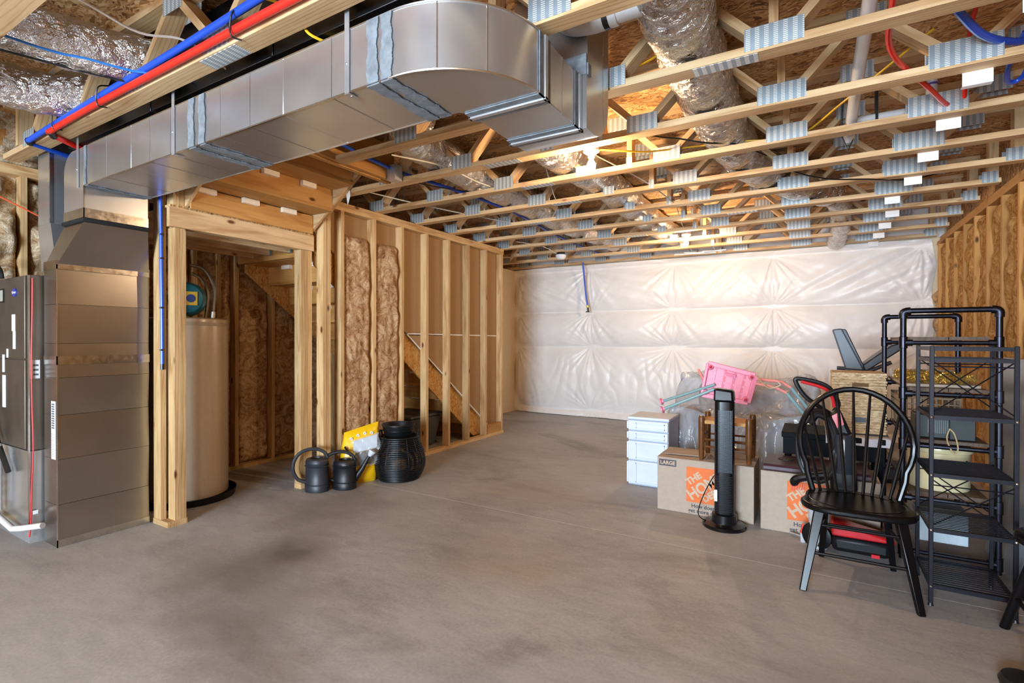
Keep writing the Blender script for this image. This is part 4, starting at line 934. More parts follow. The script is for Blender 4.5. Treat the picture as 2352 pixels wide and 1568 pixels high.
for s in (.6, 3.7): MB().tube(catmull([(bx_+br(.4)*math.cos(s-.3), by_+br(.4)*math.sin(s-.3), .39),(bx_+br(.4)*math.cos(s-.18), by_+br(.4)*math.sin(s-.18), .45),(bx_+br(.4)*math.cos(s+.18), by_+br(.4)*math.sin(s+.18), .45),(bx_+br(.4)*math.cos(s+.3), by_+br(.4)*math.sin(s+.3), .39)], 5), .008, 6).build('handle', BLACKP, bk, True)
bw = empty('planter_bowl', (-3.46, 3.69, .33), 'black round planter bowl resting in the ribbed basket', 'pot')
MB().lathe((-3.46,3.69,.335), [(.001,0),(.10,0),(.135,.09),(.15,.16),(.16,.165),(.16,.178),(.145,.178),(.135,.15),(.12,.08),(.001,.06)], 36, caps=False).build('bowl', BLACKP, bw, True, ang=40)
MB().tube([(-3.46+.147*math.cos(a), 3.69+.147*math.sin(a), .455) for a in np.linspace(0, 2*math.pi, 37)[:-1]], .005, 6, closed=True).build('raised_band', BLACKP, bw, True)
# storage tub under the stairs
tb = empty('storage_tub', (-4.35, 4.80, 0), 'dark grey plastic tub behind the studs under the stairs', 'tub')
TUB = plain('charcoal_plastic', '#4a4a4c', .5, 0, .08, 30)
MB().hexa([(-4.55,4.60,.003),(-4.12,4.60,.003),(-4.12,5.05,.003),(-4.55,5.05,.003)], [(-4.62,4.54,.38),(-4.06,4.54,.38),(-4.06,5.11,.38),(-4.62,5.11,.38)]).build('body', TUB, tb, bevel=.02)
pbox('lid', (-4.64,4.52,.382), (-4.04,5.13,.415), TUB, tb, bevel=.012)
# ------------------------------------------------------------------ right-hand storage pile
dr = empty('drawer_unit', (-1.28, 4.76, 0), 'white plastic drawer tower left of the cardboard boxes', 'drawers')
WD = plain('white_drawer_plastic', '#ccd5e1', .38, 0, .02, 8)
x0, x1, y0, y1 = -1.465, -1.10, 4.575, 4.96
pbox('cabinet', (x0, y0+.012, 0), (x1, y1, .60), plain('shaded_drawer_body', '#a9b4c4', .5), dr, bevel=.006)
pbox('top', (x0-.005, y0, .60), (x1+.005, y1, .625), WD, dr, bevel=.006)
for za, zb in ((.015,.225),(.235,.405),(.415,.495),(.505,.592)):
    f = pbox('drawer_front', (x0+.004, y0-.006, za), (x1-.004, y0+.012, zb), WD, dr, bevel=.004)
    m = MB(); xa, xb_, zc, zd = x0+.075, x1-.03, za+.018, zb-.018; t = .006
    for q in ((xa, xb_, zc, zc+t), (xa, xb_, zd-t, zd), (xa, xa+t, zc, zd), (xb_-t, xb_, zc, zd)): m.box(q[0], q[1], y0-.014, y0-.006, q[2], q[3])
    m.build('panel_moulding', WD, f)
    pbox('side_pull', (x0-.012, y0-.002, za+.01), (x0+.004, y0+.03, zb-.01), WD, f, bevel=.003)
# Moving boxes
ORA = plain('orange_print', '#d9703a', .75, 0, .05, 30); INK = plain('dark_ink', '#4d4a4e', .75); CARDL = plain('printed_card', '#c2ab93', .8, 0, .05, 25)
def moving_box(x0, y0, W, D, H, label, full):
    o = empty('cardboard_box', (x0+W/2, y0+D/2, 0), label, 'box', 'large moving boxes')
    pbox('carton', (x0, y0, 0), (x0+W, y0+D, H), CARD, o, bevel=.004)
    for a, b in ((y0, y0+D/2-.003), (y0+D/2+.003, y0+D)):
        MB().hexa([(x0,a,H),(x0+W,a,H),(x0+W,b,H),(x0,b,H)], [(x0,a,H+.004),(x0+W,a,H+.004),(x0+W,b,H+.007),(x0,b,H+.007)]).build('flap', CARD, o)
    yf = y0-.0012
    lx = x0+.22 if full else x0+.165; lz = .095; S = .265
    lg = pbox('logo_panel', (lx, yf-.0006, lz), (lx+S, yf+.001, lz+S), ORA, o)
    c = Vector((lx+S/2, yf-.0012, lz+S/2)); r = Vector((.80,0,.60)); u = Vector((-.60,0,.80))
    m = MB()
    for off, w, h, xo in ((.075,.11,.048,-.02),(-.010,.31,.098,.0),(-.10,.16,.058,.02)):
        q = c + u*off + r*xo
        # white lettering boards are the letters themselves
    text('logo_lettering', 'THE', .066, c+u*.062-r*.035, r, u, CARDL, lg, 'CENTER', 1.0, .003)
    text('logo_lettering', 'HOME', .112, c-u*.040, r, u, CARDL, lg, 'CENTER', .92, .004)
    text('logo_lettering', 'DEPOT', .066, c-u*.100+r*.03, r, u, CARDL, lg, 'CENTER', .95, .003)
    text('slogan', 'How doers', .040, (lx+.13, yf-.001, .055), (1,0,0), (0,0,1), INK, o, 'CENTER', 1.0, .0008)
    text('slogan', 'get more done.', .040, (lx+.14, yf-.001, .017), (1,0,0), (0,0,1), INK, o, 'CENTER', 1.0, .0008)
    if full:
        lb = pbox('size_panel', (x0+.014, yf-.0006, H-.062), (x0+.145, yf+.001, H-.012), INK, o)
        text('size_lettering', 'LARGE', .040, (x0+.08, yf-.0014, H-.050), (1,0,0), (0,0,1), CARDL, lb, 'CENTER', .95, .0012)
        MB().lathe((x0+W+.001, y0+D/2, H*.68), [(.001,.001),(.028,.001),(.028,0),(.001,0)], 20, (1,0,0), .6, 1.0).build('hand_hole', BLKC, o)
    return o
moving_box(-1.055, 4.035, .69, .40, .408, 'large cardboard moving box with the wooden stool on it', True)
moving_box(-.318, 3.985, .69, .38, .408, 'cardboard moving box behind the black chair, under the burgundy board', False)
tag(MB().prism([(0,0),(.30,.02),(.29,.13),(.17,.16),(.01,.13)], (-1.02,4.13,.420), (1,0,0), (0,1,.05), (0,0,.004)).build('cardboard_sheet', CARD, None), 'loose cardboard flap lying on the box left of the stool', 'cardboard')
bd = empty('burgundy_board', (0.0, 4.15, .415), 'burgundy board with a rounded purple edge lying on the second box', 'board')
BURG = plain('burgundy_vinyl', '#3a1f29', .35, 0, .08, 40)
MB().prism([(-.005,.0),(-.02,.012),(-.02,.032),(-.005,.046),(.34,.046),(.34,0)], (-.30,3.99,.4165), (0,1,0), (0,0,1), (.62,0,0)).build('slab', BURG, bd, True, ang=30)
MB().lathe((-.17,4.2,.4626), [(.001,.004),(.05,.004),(.05,0),(.001,0)], 20).build('handle_recess', plain('dark_recess', '#23161b', .5), bd)
# wooden stool with woven seat
so = empty('wooden_stool', (-.565, 4.22, .416), 'small brown wooden stool with woven rush seat, standing on the box', 'stool')
STW = wood('honey_stained_wood', '#6e4420', '#4f2c12', '#35190a', 14, .3, False)
RUSH = plain('woven_rush', '#b8864a', .7, 0, .2, 60, .5)
sx0, sx1, sy0, sy1, sz = -.735, -.405, 4.09, 4.36, .4165
for x in (sx0, sx1):
    for y in (sy0, sy1):
        l = MB().lathe((x,y,sz), [(.001,0),(.016,0),(.019,.02),(.023,.12),(.024,.28),(.023,.315),(.018,.333),(.001,.337)], 16).build('leg', STW, so, True)
        MB().lathe((x,y,sz-.0005), [(.001,0),(.012,0),(.012,.006),(.001,.006)], 12).build('glide', TAGP, l)
for z in (.10, .155):
    for y in (sy0, sy1): MB().tube([(sx0,y,sz+z),(sx1,y,sz+z)], .008, 8).build('rung', STW, so, True)
    for x in (sx0, sx1): MB().tube([(x,sy0,sz+z+.02),(x,sy1,sz+z+.02)], .008, 8).build('rung', STW, so, True)
for i in range(14):
    y = sy0+.005+(sy1-sy0-.01)*i/13; MB().bar((sx0,y,sz+.285+.004*math.sin(i*1.3)), (sx1,y,sz+.285), .018, .022).build('rush_strand', RUSH, so)
# tower fan
fn = empty('tower_fan', (-.545, 3.90, 0), 'tall black tower fan standing in front of the box', 'fan')
FANB = plain('gloss_black_plastic', '#0b0c0f', .28, 0, .05, 40, 0, .35, .1)
fx, fy = -.545, 3.90
MB().lathe((fx,fy,0), [(.001,0),(.145,0),(.148,.012),(.140,.022),(.09,.03),(.085,.035),(.082,.09),(.07,.098),(.001,.10)], 48).build('base', FANB, fn, True, ang=40)
cr, sr = math.cos(R(10)), math.sin(R(10))
def rr(w, d, r, n=6):
    out = []
    for cx_, cy_, a0 in ((w-r,d-r,0),(-w+r,d-r,90),(-w+r,-d+r,180),(w-r,-d+r,270)):
        for k in range(n+1): a = R(a0+90*k/n); out.append((cx_+r*math.cos(a), cy_+r*math.sin(a)))
    return [(p[0]*cr-p[1]*sr, p[0]*sr+p[1]*cr) for p in out]
MB().prism(rr(.066,.062,.04), (fx,fy,.10), (1,0,0), (0,1,0), (0,0,.79)).build('column', FANB, fn, True, ang=30)
hd = rr(.067,.064,.035); 
MB().hexa([(fx-.067,fy-.062,.89),(fx+.067,fy-.05,.89),(fx+.067,fy+.062,.89),(fx-.067,fy+.062,.89)], [(fx-.066,fy-.05,.985),(fx+.06,fy-.035,.97),(fx+.06,fy+.05,.975),(fx-.066,fy+.05,.985)]).build('control_head', FANB, fn, bevel=.015, seg=3)
GR = plain('grey_grille', '#5d6a75', .3)
for i in range(46):
    z = .40+.0095*i; MB().bar((fx-.030,fy-.0705,z), (fx+.058,fy-.0550,z), .005, .0032).build('louvre', GR, fn)
for i in range(9):
    u = i/8; MB().bar((fx-.030+.088*u,fy-.0735+.0155*u,.39), (fx-.030+.088*u,fy-.0735+.0155*u,.835), .002, .003, (0,1,0)).build('grille_bar', FANB, fn)
for i in range(22):
    z = .125+.0115*i; MB().bar((fx-.045,fy-.0728,z), (fx+.058,fy-.0545,z), .004, .003).build('vent_slot', BLACKM, fn)
pbox('rating_label', (fx-.056,fy-.0745,.19), (fx-.036,fy-.0705,.27), TAGP, fn)
MB().tube(catmull([(fx-.03,fy+.05,.38),(fx-.08,fy+.03,.33),(fx-.14,fy,.20),(fx-.17,fy-.04,.08),(fx-.13,fy-.03,.03),(fx-.08,fy+.1,.006),(fx+.0,fy+.13,.006)], 7), .004, 6).build('power_cord', BLKC, fn)
# armchair wrapped in clear plastic
ac = empty('wrapped_armchair', (-.55, 5.6, 0), 'upholstered armchair under clear plastic sheeting behind the boxes', 'armchair')
TAUPE = plain('taupe_upholstery', '#8d755c', .9, 0, .1, 50, .2)
for n_, lo, hi in (('seat_cushion', (-1.02,5.27,.15), (-.12,5.8,.46)), ('backrest', (-1.08,5.8,.1), (-.06,6.05,.86)), ('armrest', (-1.2,5.2,.05), (-1.02,5.95,.62)), ('armrest', (-.12,5.2,.05), (.05,5.95,.62)), ('base', (-1.15,5.25,.02), (.0,6.0,.15))):
    pbox(n_, lo, hi, TAUPE, ac, bevel=.06)
def filmmat():
    m, nt, b = newmat('clear_sheeting'); b.inputs['Roughness'].default_value = .13; b.inputs['Specular IOR Level'].default_value = .9
    b.inputs['Base Color'].default_value = hexc('#c3ccd6'); b.inputs['Alpha'].default_value = .46
    f = noise(nt, coords(nt, (1.0, 1.0, .5)), 11, 3, .55, 1.2)
    bump(nt, b, f, .55, .03); return m
FILM = filmmat()
xs = np.linspace(-1.33, .14, 170); ysv = np.linspace(4.985, 6.2, 130); X, Y = np.meshgrid(xs, ysv, indexing='ij')
def sm(t): t = np.clip(t, 0, 1); return t*t*(3-2*t)
env = sm((X+1.33)/.14)*sm((.14-X)/.14)*sm((Y-4.985)/.14)*sm((6.2-Y)/.10)
top = .62 + .27*sm((Y-5.3)/.35) + .05*np.sin(X*5+1) + .03*np.sin(Y*9+X*4)
def ridge(u, v, s_): return 1-np.abs(2*fnoise(u, v, s_, 2)-.75)*2.2
rg = .030*ridge(X*5+Y*3, Y*3-X*2, 61) + .010*ridge(X*13-Y*5, Y*7+X*4, 67)
Zp = env**.5*(top+rg)
PX = X + .05*(ridge(Zp*5, Y*4, 71)-.5)*env; PY = Y - .06*(ridge(X*7, Zp*2.5, 73)-.5) - .012*(ridge(X*17, Zp*7, 75)-.5)
MB().grid(np.stack([PX, np.maximum(PY, 4.94), np.maximum(Zp, .004)], -1)).build('plastic_sheet', FILM, ac, True, ang=180)
# child's pink folding table, on its side on top of the pile
pk = empty('toy_table', (-.69, 5.2, .9), 'pink plastic child table turned on its side on the wrapped armchair', 'table')
PINK = plain('pink_plastic', '#ee8aa4', .4, 0, .04, 20); TEALM = plain('teal_tube', '#7fa3a6', .35); PINKM = plain('salmon_tube', '#e58e86', .4); ROSE = plain('rose_cap', '#d95a86', .4)
q = [Vector((-.87,5.16,1.105)), Vector((-.462,5.22,.999)), Vector((-.524,5.20,.741)), Vector((-.921,5.14,.80))]
nrm = (q[1]-q[0]).cross(q[3]-q[0]).normalized(); nrm = -nrm if nrm.y > 0 else nrm
bk_ = [p - nrm*.035 for p in q]
MB().hexa([p for p in bk_], [p - nrm*-.02 for p in bk_]).build('tray', PINK, pk, bevel=.015)
def qp(u, v, l=0): return (q[0]*(1-u)*(1-v)+q[1]*u*(1-v)+q[2]*u*v+q[3]*(1-u)*v) + nrm*l
for a, b in (((0,0),(1,0)),((1,0),(1,1)),((1,1),(0,1)),((0,1),(0,0))): MB().bar(qp(*a), qp(*b), .028, .045).build('rim', PINK, pk, bevel=.006)
for u in (.2,.4,.6,.8): MB().bar(qp(u,.05,-.01), qp(u,.95,-.01), .006, .02).build('rib', PINK, pk)
for v in (.25,.5,.75): MB().bar(qp(.05,v,-.01), qp(.95,v,-.01), .006, .02).build('rib', PINK, pk)
for u, v in ((.07,.1),(.93,.1),(.07,.9),(.93,.9)): 
    s_ = MB().sphere(qp(u,v,.004), .028, 14, 8).build('socket', PINK, pk, True); MB().sphere(qp(u,v,.026), .014, 10, 6).build('screw_cap', plain('crimson_cap_%d'%int(u*10+v*100), '#c8324e', .4), s_, True)
MB().bar(qp(.42,.2,.004), qp(.62,.2,.004), .03, .03).build('latch', ROSE, pk)
for k, (a, b) in enumerate((((-.80,5.12,.905),(-1.305,5.16,.71)), ((-.80,5.08,.865),(-1.27,5.06,.645)))):
    l = MB().tube([a, b], .014, 10).build('leg', TEALM, pk, True); dd = (Vector(b)-Vector(a)).normalized()
    MB().lathe(b, [(.001,-.02),(.016,-.02),(.02,-.005),(.034,0),(.034,.012),(.001,.014)], 18, tuple(dd)).build('foot', PINK, l, True)
MB().tube([(-.90,5.2,.90),(-.97,5.22,1.04)], .012, 8).build('brace', PINKM, pk, True)
for k, pth in enumerate(([(-.45,5.22,.965),(-.25,5.2,.95),(-.17,5.18,.90),(-.02,5.14,.70)], [(-.45,5.12,.93),(-.28,5.10,.90),(-.20,5.08,.86),(-.06,5.04,.68)])):
    l = MB().tube(pth[:3], .013, 8).build('leg', PINKM, pk, True); MB().tube(pth[2:], .0135, 8).build('leg_sleeve', TEALM, l, True)
MB().tube(catmull([(-.44,5.1,1.0),(-.38,5.06,.93),(-.33,5.05,.90),(-.25,5.05,.93),(-.27,5.05,.96)], 5), .006, 6).build('wire_clip', plain('tan_wire', '#b59a78', .4), pk)
# low black bench with white cloth, hamper on top
bn = empty('black_bench', (.12, 4.60, 0), 'low black bench behind the vacuum cleaner', 'bench')
BLK2 = plain('blue_black_laminate', '#05080b', .6, 0, .05, 20, 0, .1)
pbox('top', (-.21,4.42,.585), (.44,4.90,.625), BLK2, bn, bevel=.004); pbox('apron', (-.20,4.43,.46), (.43,4.455,.585), BLK2, bn)
for x in (-.19, .39):
    for y in (4.44, 4.85): pbox('leg', (x,y,0), (x+.035,y+.035,.585), BLK2, bn)
def cloth():
    xs = np.linspace(.08,.47,30); ss = np.linspace(0,1,20); X, S = np.meshgrid(xs, ss, indexing='ij')
    Y = np.where(S < .6, 4.88-.62*S/.6*.75, 4.415-.01*np.sin(X*40)); Z = np.where(S < .6, .629+.006*fnoise(X*9, S*9, 2), .629-.06*(S-.6)/.4)
    Y = np.where(S < .6, 4.88-.465*S/.6, Y)
    return MB().grid(np.stack([X,Y,Z],-1))
tag(cloth().build('dust_sheet', plain('white_dust_sheet', '#c9c2c4', .6), None, True, ang=60), 'white dust sheet spread on the low bench under the hamper', 'cloth')
hm = empty('wicker_hamper', (.285, 4.68, .64), 'tall woven seagrass hamper with a card label, on the bench', 'hamper')
def weave():
    m, nt, b = newmat('woven_seagrass')
    v = coords(nt, (1,1,1)); f = noise(nt, coords(nt, (20,20,60)), 1.6, 3, .6, .8)
    nt.links.new(ramp(nt, f, [(.3, hexc('#a5855f')), (.5, hexc('#cdb08a')), (.72, hexc('#ecd8b4'))]), b.inputs['Base Color']); b.inputs['Roughness'].default_value = .8
    bump(nt, b, f, .8, .01); return m
SEA = weave()
hx0, hx1, hy0, hy1, hz = .125, .445, 4.52, 4.84, .642
pbox('liner', (hx0+.012,hy0+.012,hz), (hx1-.012,hy1-.012,hz+.42), SEA, hm)
for i in range(22):
    z = hz+.010+.0195*i; w_ = .004*math.sin(i*2.1)
    MB().tube([(hx0-w_,hy0,z),(hx0+.08,hy0-.006,z+.004),(hx0+.16,hy0,z-.002),(hx0+.24,hy0-.006,z+.004),(hx1+w_,hy0,z),(hx1,hy0+.16,z+.003),(hx1,hy1,z),(hx0+.16,hy1,z),(hx0,hy1,z),(hx0,hy0+.16,z-.003)], .0105, 6, closed=True).build('woven_course', SEA, hm, True)
pbox('rim', (hx0-.01,hy0-.012,hz+.425), (hx1+.01,hy1+.012,hz+.445), SEA, hm, bevel=.006)
pbox('card_label', (.26,hy0-.018,hz+.085), (.33,hy0-.013,hz+.12), BLKC, hm)
MB().box(.245,.345,hy0-.018,hy0-.014,hz+.345,hz+.37).build('handle_slot', plain('dark_wicker', '#6b4a2c', .8), hm)
# treadmill behind
tm = empty('treadmill', (.4, 6.1, 0), 'grey treadmill with tilted console and arm by the far right corner', 'treadmill')
TG = plain('grey_blue_plastic', '#59626b', .4); TGD = plain('dark_treadmill', '#2a2d31', .4)
MB().prism([(.155,1.43),(.235,1.44),(.42,1.03),(.36,.95),(.285,.98)], (0,5.88,0), (1,0,0), (0,0,1), (0,.10,0)).build('upright', TG, tm, bevel=.012)
MB().prism([(.21,1.44),(.27,1.43),(.44,1.02),(.40,1.02)], (0,5.90,0), (1,0,0), (0,0,1), (0,.16,0)).build('upright_cover', TGD, tm, bevel=.008)
MB().prism([(.42,1.02),(.70,1.24),(.68,1.30),(.62,1.28),(.40,1.09)], (0,5.85,0), (1,0,0), (0,0,1), (0,.34,0)).build('console', TGD, tm, bevel=.012)
MB().tube([(.26,5.84,1.04),(.44,5.84,1.03),(.62,5.86,1.12)], .018, 10).build('handrail', TGD, tm, True); MB().tube([(.20,6.0,1.05),(.36,6.0,1.045)], .018, 10).build('handrail', TGD, tm, True)
for y in (5.86, 6.24): pbox('post', (.38,y,.10), (.46,y+.06,1.0), TG, tm, bevel=.01)
pbox('deck', (.20,5.80,.03), (.68,7.2,.16), TGD, tm, bevel=.02); pbox('running_belt', (.24,5.95,.16), (.64,7.15,.166), BLKC, tm)
# upright vacuum cleaner
vc = empty('vacuum_cleaner', (.12, 3.9, 0), 'black and red upright vacuum cleaner behind the chair', 'vacuum')
VRED = plain('vacuum_red', '#c01822', .3, 0, .03, 20, 0, .5, .3); VB = plain('vacuum_black', '#0e0f12', .4, 0, .05, 30, 0, .3)
MB().tube(catmull([(.115,3.86,.87),(.135,3.85,.93),(.07,3.84,1.035),(-.085,3.83,1.075),(-.095,3.83,1.04),(-.045,3.835,.96),(.03,3.845,.90),(.10,3.86,.85)], 6), .014, 8).build('handle_loop', VB, vc, True)
MB().tube(catmull([(.115,3.845,.90),(.10,3.84,.97),(.055,3.83,1.02),(-.07,3.82,1.058)], 6), .010, 8).build('handle_grip', VRED, vc, True)
MB().prism([(.085,.86),(.14,.90),(.225,.70),(.24,.40),(.20,.22),(.10,.22),(.09,.5)], (0,3.80,0), (1,0,0), (0,0,1), (0,.14,0)).build('body', VB, vc, True, 0.02, 30)
MB().prism([(.10,.85),(.145,.88),(.165,.80),(.12,.77)], (0,3.793,0), (1,0,0), (0,0,1), (0,.02,0)).build('body_accent', VRED, vc)
MB().lathe((.165,3.80,.50), [(.001,.0),(.06,0),(.062,.2),(.05,.24),(.001,.25)], 24).build('dust_cup', plain('smoked_cup', '#2b2f36', .15), vc, True)
for r_, ph in ((.13,0),(.115,.3)):
    MB().tube([(.02+r_*math.cos(a)*.85, 3.775+.02*math.sin(a*2+ph), .655+r_*1.75*math.sin(a)) for a in np.linspace(0, 2*math.pi, 41)[:-1]], .015, 8, closed=True).build('hose', BLKC, vc, True)
MB().tube(catmull([(-.02,3.76,.80),(.02,3.75,.86),(.08,3.76,.84)], 5), .024, 10).build('hose_end', VB, vc, True)
pbox('base', (.10,3.70,.03), (.40,3.975,.13), VB, vc, bevel=.03)
MB().prism([(.08,.17),(.40,.11),(.40,.09),(.08,.09)], (.02,3.69,.04), (1,0,0), (0,0,1), (0,.15,0)).build('hood', VRED, vc, True, .015, 30)
for x in (.0,): MB().lathe((.03,3.80,.085), [(.001,0),(.083,0),(.085,.01),(.085,.035),(.06,.045),(.001,.045)], 28, (-.35,-1,0)).build('wheel', VB, vc, True, ang=40)
pbox('bumper_mark', (.30,3.688,.035), (.34,3.70,.055), VRED, vc)
# floor tool with red bristles and clear bin leaning by the second box
br_ = empty('floor_brush', (-.05, 3.66, .40), 'black dusting brush head with red bristles over the clear bin', 'brush')
MB().tube(catmull([(-.115,3.78,.385),(-.09,3.77,.43),(-.03,3.76,.455),(.08,3.76,.48)], 6), [.012,.02,.026,.028,.028,.028,.028,.026,.026,.026,.025,.025,.025,.025,.024,.024,.024,.024,.024], 10).build('tool_neck', FANB, br_, True)
for i in range(6): MB().tube([(-.118+.014*i,3.776,.385+.004*i),(-.120+.014*i,3.768,.352+.003*i)], .0035, 5).build('bristle_tuft', plain('bristle_red', '#f0402a', .5) if i == 0 else bpy.data.materials['bristle_red'], br_)
bi = empty('clear_bin', (.035, 3.80, 0), 'translucent plastic bin between the second box and the chair', 'bin')
BIN = plain('translucent_plastic', '#cdd3da', .3, 0, .03, 20, 0, .5, 0, .75)
MB().lathe((.035,3.80,.003), [(.001,0),(.045,0),(.068,.29),(.073,.29),(.073,.30),(.065,.30),(.042,.012),(.001,.01)], 28, caps=False).build('bin_wall', BIN, bi, True)
cl = tag(MB().tube([(-.135,3.95,.018),(-.03,3.90,.014)], .007, 8).lathe((-.055,3.91,.0), [(.001,0),(.014,0),(.014,.03),(.001,.03)], 12).build('metal_clamp', STRAP, None), 'thin metal clamp rod lying at the foot of the second box', 'clamp')
rs_ = empty('crevice_brush', (-.07, 3.80, 0), 'small red bristled tool standing before the second box', 'brush')
MB().lathe((-.055,3.86,.06), [(.001,0),(.018,0),(.005,.06),(.001,.065)], 12).build('bristles', bpy.data.materials['bristle_red'], rs_); MB().lathe((-.055,3.86,.0), [(.001,0),(.016,0),(.018,.06),(.001,.06)], 12).build('tool_body', BIN, rs_)
# Windsor chair
wc_ = empty('windsor_chair', (.205, 3.38, 0), 'black bow-back Windsor chair facing the camera', 'chair')
CB = plain('black_lacquer', '#0a090b', .27, 0, .08, 60, 0, .28, .0)
cx_, cy_ = .205, 3.385
pts = []
for k in range(40):
    a = 2*math.pi*k/40; ca, sa = math.cos(a), math.sin(a)
    w_ = .268 if sa < 0 else .245
    pts.append((cx_+w_*np.sign(ca)*abs(ca)**.55, cy_+.225*np.sign(sa)*abs(sa)**.62))
s_ = MB(); s_.prism(pts, (0,0,.405), (1,0,0), (0,1,0), (0,0,.036)); s_.build('seat', CB, wc_, True, .012, 40)
MB().lathe((cx_,cy_-.02,.4405), [(.20,.0015),(.21,.003),(.215,.0005)], 40, (0,0,1), 1.05, .85, False).build('seat_saddle', CB, wc_, True)
def bow(t):   # t 0..1 left to right; oval hoop
    a = math.pi*(1.16-1.32*t); return Vector((cx_+.275*math.cos(a), cy_+.165+.10*(max(0, math.sin(a))+.0), .735+.30*math.sin(a)))
hoop = [Vector((cx_-.205,cy_+.14,.43)), Vector((cx_-.235,cy_+.155,.54))] + [bow(t) for t in np.linspace(0,1,25)] + [Vector((cx_+.235,cy_+.155,.54)), Vector((cx_+.205,cy_+.14,.43))]
MB().tube(hoop, .0165, 10).build('bow', CB, wc_, True)
for i in range(9):
    u = (i-4)/4; xb = cx_+.165*u; yb = cy_+.165-.02*abs(u)
    t = .5+.31*u*.95; pt = bow(t)
    MB().tube([(xb,yb,.43), Vector((xb,yb,.43)).lerp(pt, .35), pt], [.0085,.0105,.0065], 8).build('spindle', CB, wc_, True)
feet = [(-.045,3.115),(.452,3.115),(.045,3.66),(.40,3.64)]; tops = [(.03,3.24),(.385,3.24),(.065,3.51),(.35,3.51)]
for (f, t) in zip(feet, tops):
    a, b = Vector((f[0],f[1],.0)), Vector((t[0],t[1],.408)); front = f[1] < 3.3
    if front:
        tw = R(24) if f[0] > .2 else R(2); rz_ = lambda x, y: Vector((x*math.cos(tw)-y*math.sin(tw), x*math.sin(tw)+y*math.cos(tw), 0))
        MB().hexa([a+rz_(*q) for q in ((-.017,-.012),(.017,-.012),(.017,.012),(-.017,.012))], [b+rz_(*q) for q in ((-.026,-.017),(.026,-.017),(.026,.017),(-.026,.017))]).build('leg', CB, wc_, bevel=.005)
    else: MB().hexa([a+Vector((-.015,-.012,0)),a+Vector((.015,-.012,0)),a+Vector((.015,.012,0)),a+Vector((-.015,.012,0))], [b+Vector((-.02,-.016,0)),b+Vector((.02,-.016,0)),b+Vector((.02,.016,0)),b+Vector((-.02,.016,0))]).build('leg', CB, wc_, bevel=.005)
def lp(i, z): a, b = feet[i], tops[i]; t = z/.408; return (a[0]+(b[0]-a[0])*t, a[1]+(b[1]-a[1])*t, z)
MB().tube([lp(0,.19),lp(1,.19)], .009, 8).build('stretcher', CB, wc_, True); MB().tube([lp(2,.23),lp(3,.23)], .009, 8).build('stretcher', CB, wc_, True)
MB().tube([lp(0,.27),lp(2,.27)], .009, 8).build('stretcher', CB, wc_, True); MB().tube([lp(1,.27),lp(3,.27)], .009, 8).build('stretcher', CB, wc_, True)
MB().tube([lp(0,.33),lp(1,.33)], .008, 8).build('stretcher', CB, wc_, True)
# pipe rack with plank shelves
pr = empty('pipe_shelf', (.69, 4.37, 0), 'black iron pipe shelf with wooden planks and rounded top hoops', 'shelf')
px0, px1, py0, py1, pz = .47, .905, 3.89, 4.85, 1.505
lv = [1.324, 1.017, .707, .389, .067]
for y in (py0, py1):
    MB().tube([(px0+.03,y,pz),(px1-.03,y,pz)], .0165, 12).build('top_pipe', BLACKSTEEL, pr, True)
    for x, s in ((px0, 1), (px1, -1)):
        MB().tube(catmull([(x+s*.035,y,pz),(x+s*.012,y,pz-.003),(x,y,pz-.015),(x,y,pz-.045)], 5), .023, 12).build('elbow', BLACKSTEEL, pr, True)
        MB().tube([(x,y,0.0),(x,y,pz-.03)], .0165, 12).build('post', BLACKSTEEL, pr, True)
        for z in lv:
            MB().tube([(x,y,z-.045),(x,y,z-.043),(x,y,z+.023),(x,y,z+.025)], [.024,.022,.022,.024], 12).build('tee', BLACKSTEEL, pr, True)
            MB().tube([(x,y,z-.012),(x+s*.045,y,z-.012)], .020, 10).build('tee_branch', BLACKSTEEL, pr, True)
    for z in lv: MB().tube([(px0,y,z-.012),(px1,y,z-.012)], .0135, 10).build('rail', BLACKSTEEL, pr, True)
for z in lv[:4]:
    for i in range(2): lumber('plank', (px0+.125+.185*i, py0+.02, z+.014), (px0+.125+.185*i, py1-.02, z+.014), .18, .02, SHELFWOOD, pr)
# things on the pipe shelf
tn = empty('tinsel_box', (.66, 4.4, 1.05), 'shallow cardboard tray filled with gold tinsel on the pipe shelf', 'box')
pbox('tray', (.49,3.99,1.042), (.85,4.80,1.058), CARD, tn); pbox('flap', (.49,4.72,1.058), (.86,4.74,1.115), CARD, tn)
GOLD = metal('gold_tinsel', '#f2d878', .3, .1, 40, None, .8)
rs = np.random.RandomState(5); m = MB()
for i in range(900):
    c = Vector((rs.uniform(.50,.84), rs.uniform(4.0,4.72), 1.06+rs.uniform(0,.05))); d = Vector(rs.normal(size=3)).normalized()*.02; u = d.orthogonal().normalized()*.0035
    m.add([c-d-u, c+d-u, c+d+u, c-d+u], [(0,1,2,3)])
tag(m.build('tinsel', GOLD, tn), kind='stuff')
wb_ = empty('wire_basket', (.62, 4.35, .735), 'rectangular woven wire basket on the middle pipe shelf', 'basket')
WIRE = plain('tan_basket_wire', '#8a7257', .6)
bx0, bx1, by0, by1, bz = .50, .80, 4.20, 4.70, .7335
for i in range(11):
    for y in (by0, by1): MB().tube([(bx0+.03*i,y+.02*(1 if y == by0 else -1),bz),(bx0+.03*i,y,bz+.22)], .004, 5).build('upright_wire', WIRE, wb_)
for i in range(15):
    for x in (bx0, bx1): MB().tube([(x+.02*(1 if x == bx0 else -1),by0+.0357*i,bz),(x,by0+.0357*i,bz+.22)], .004, 5).build('upright_wire', WIRE, wb_)
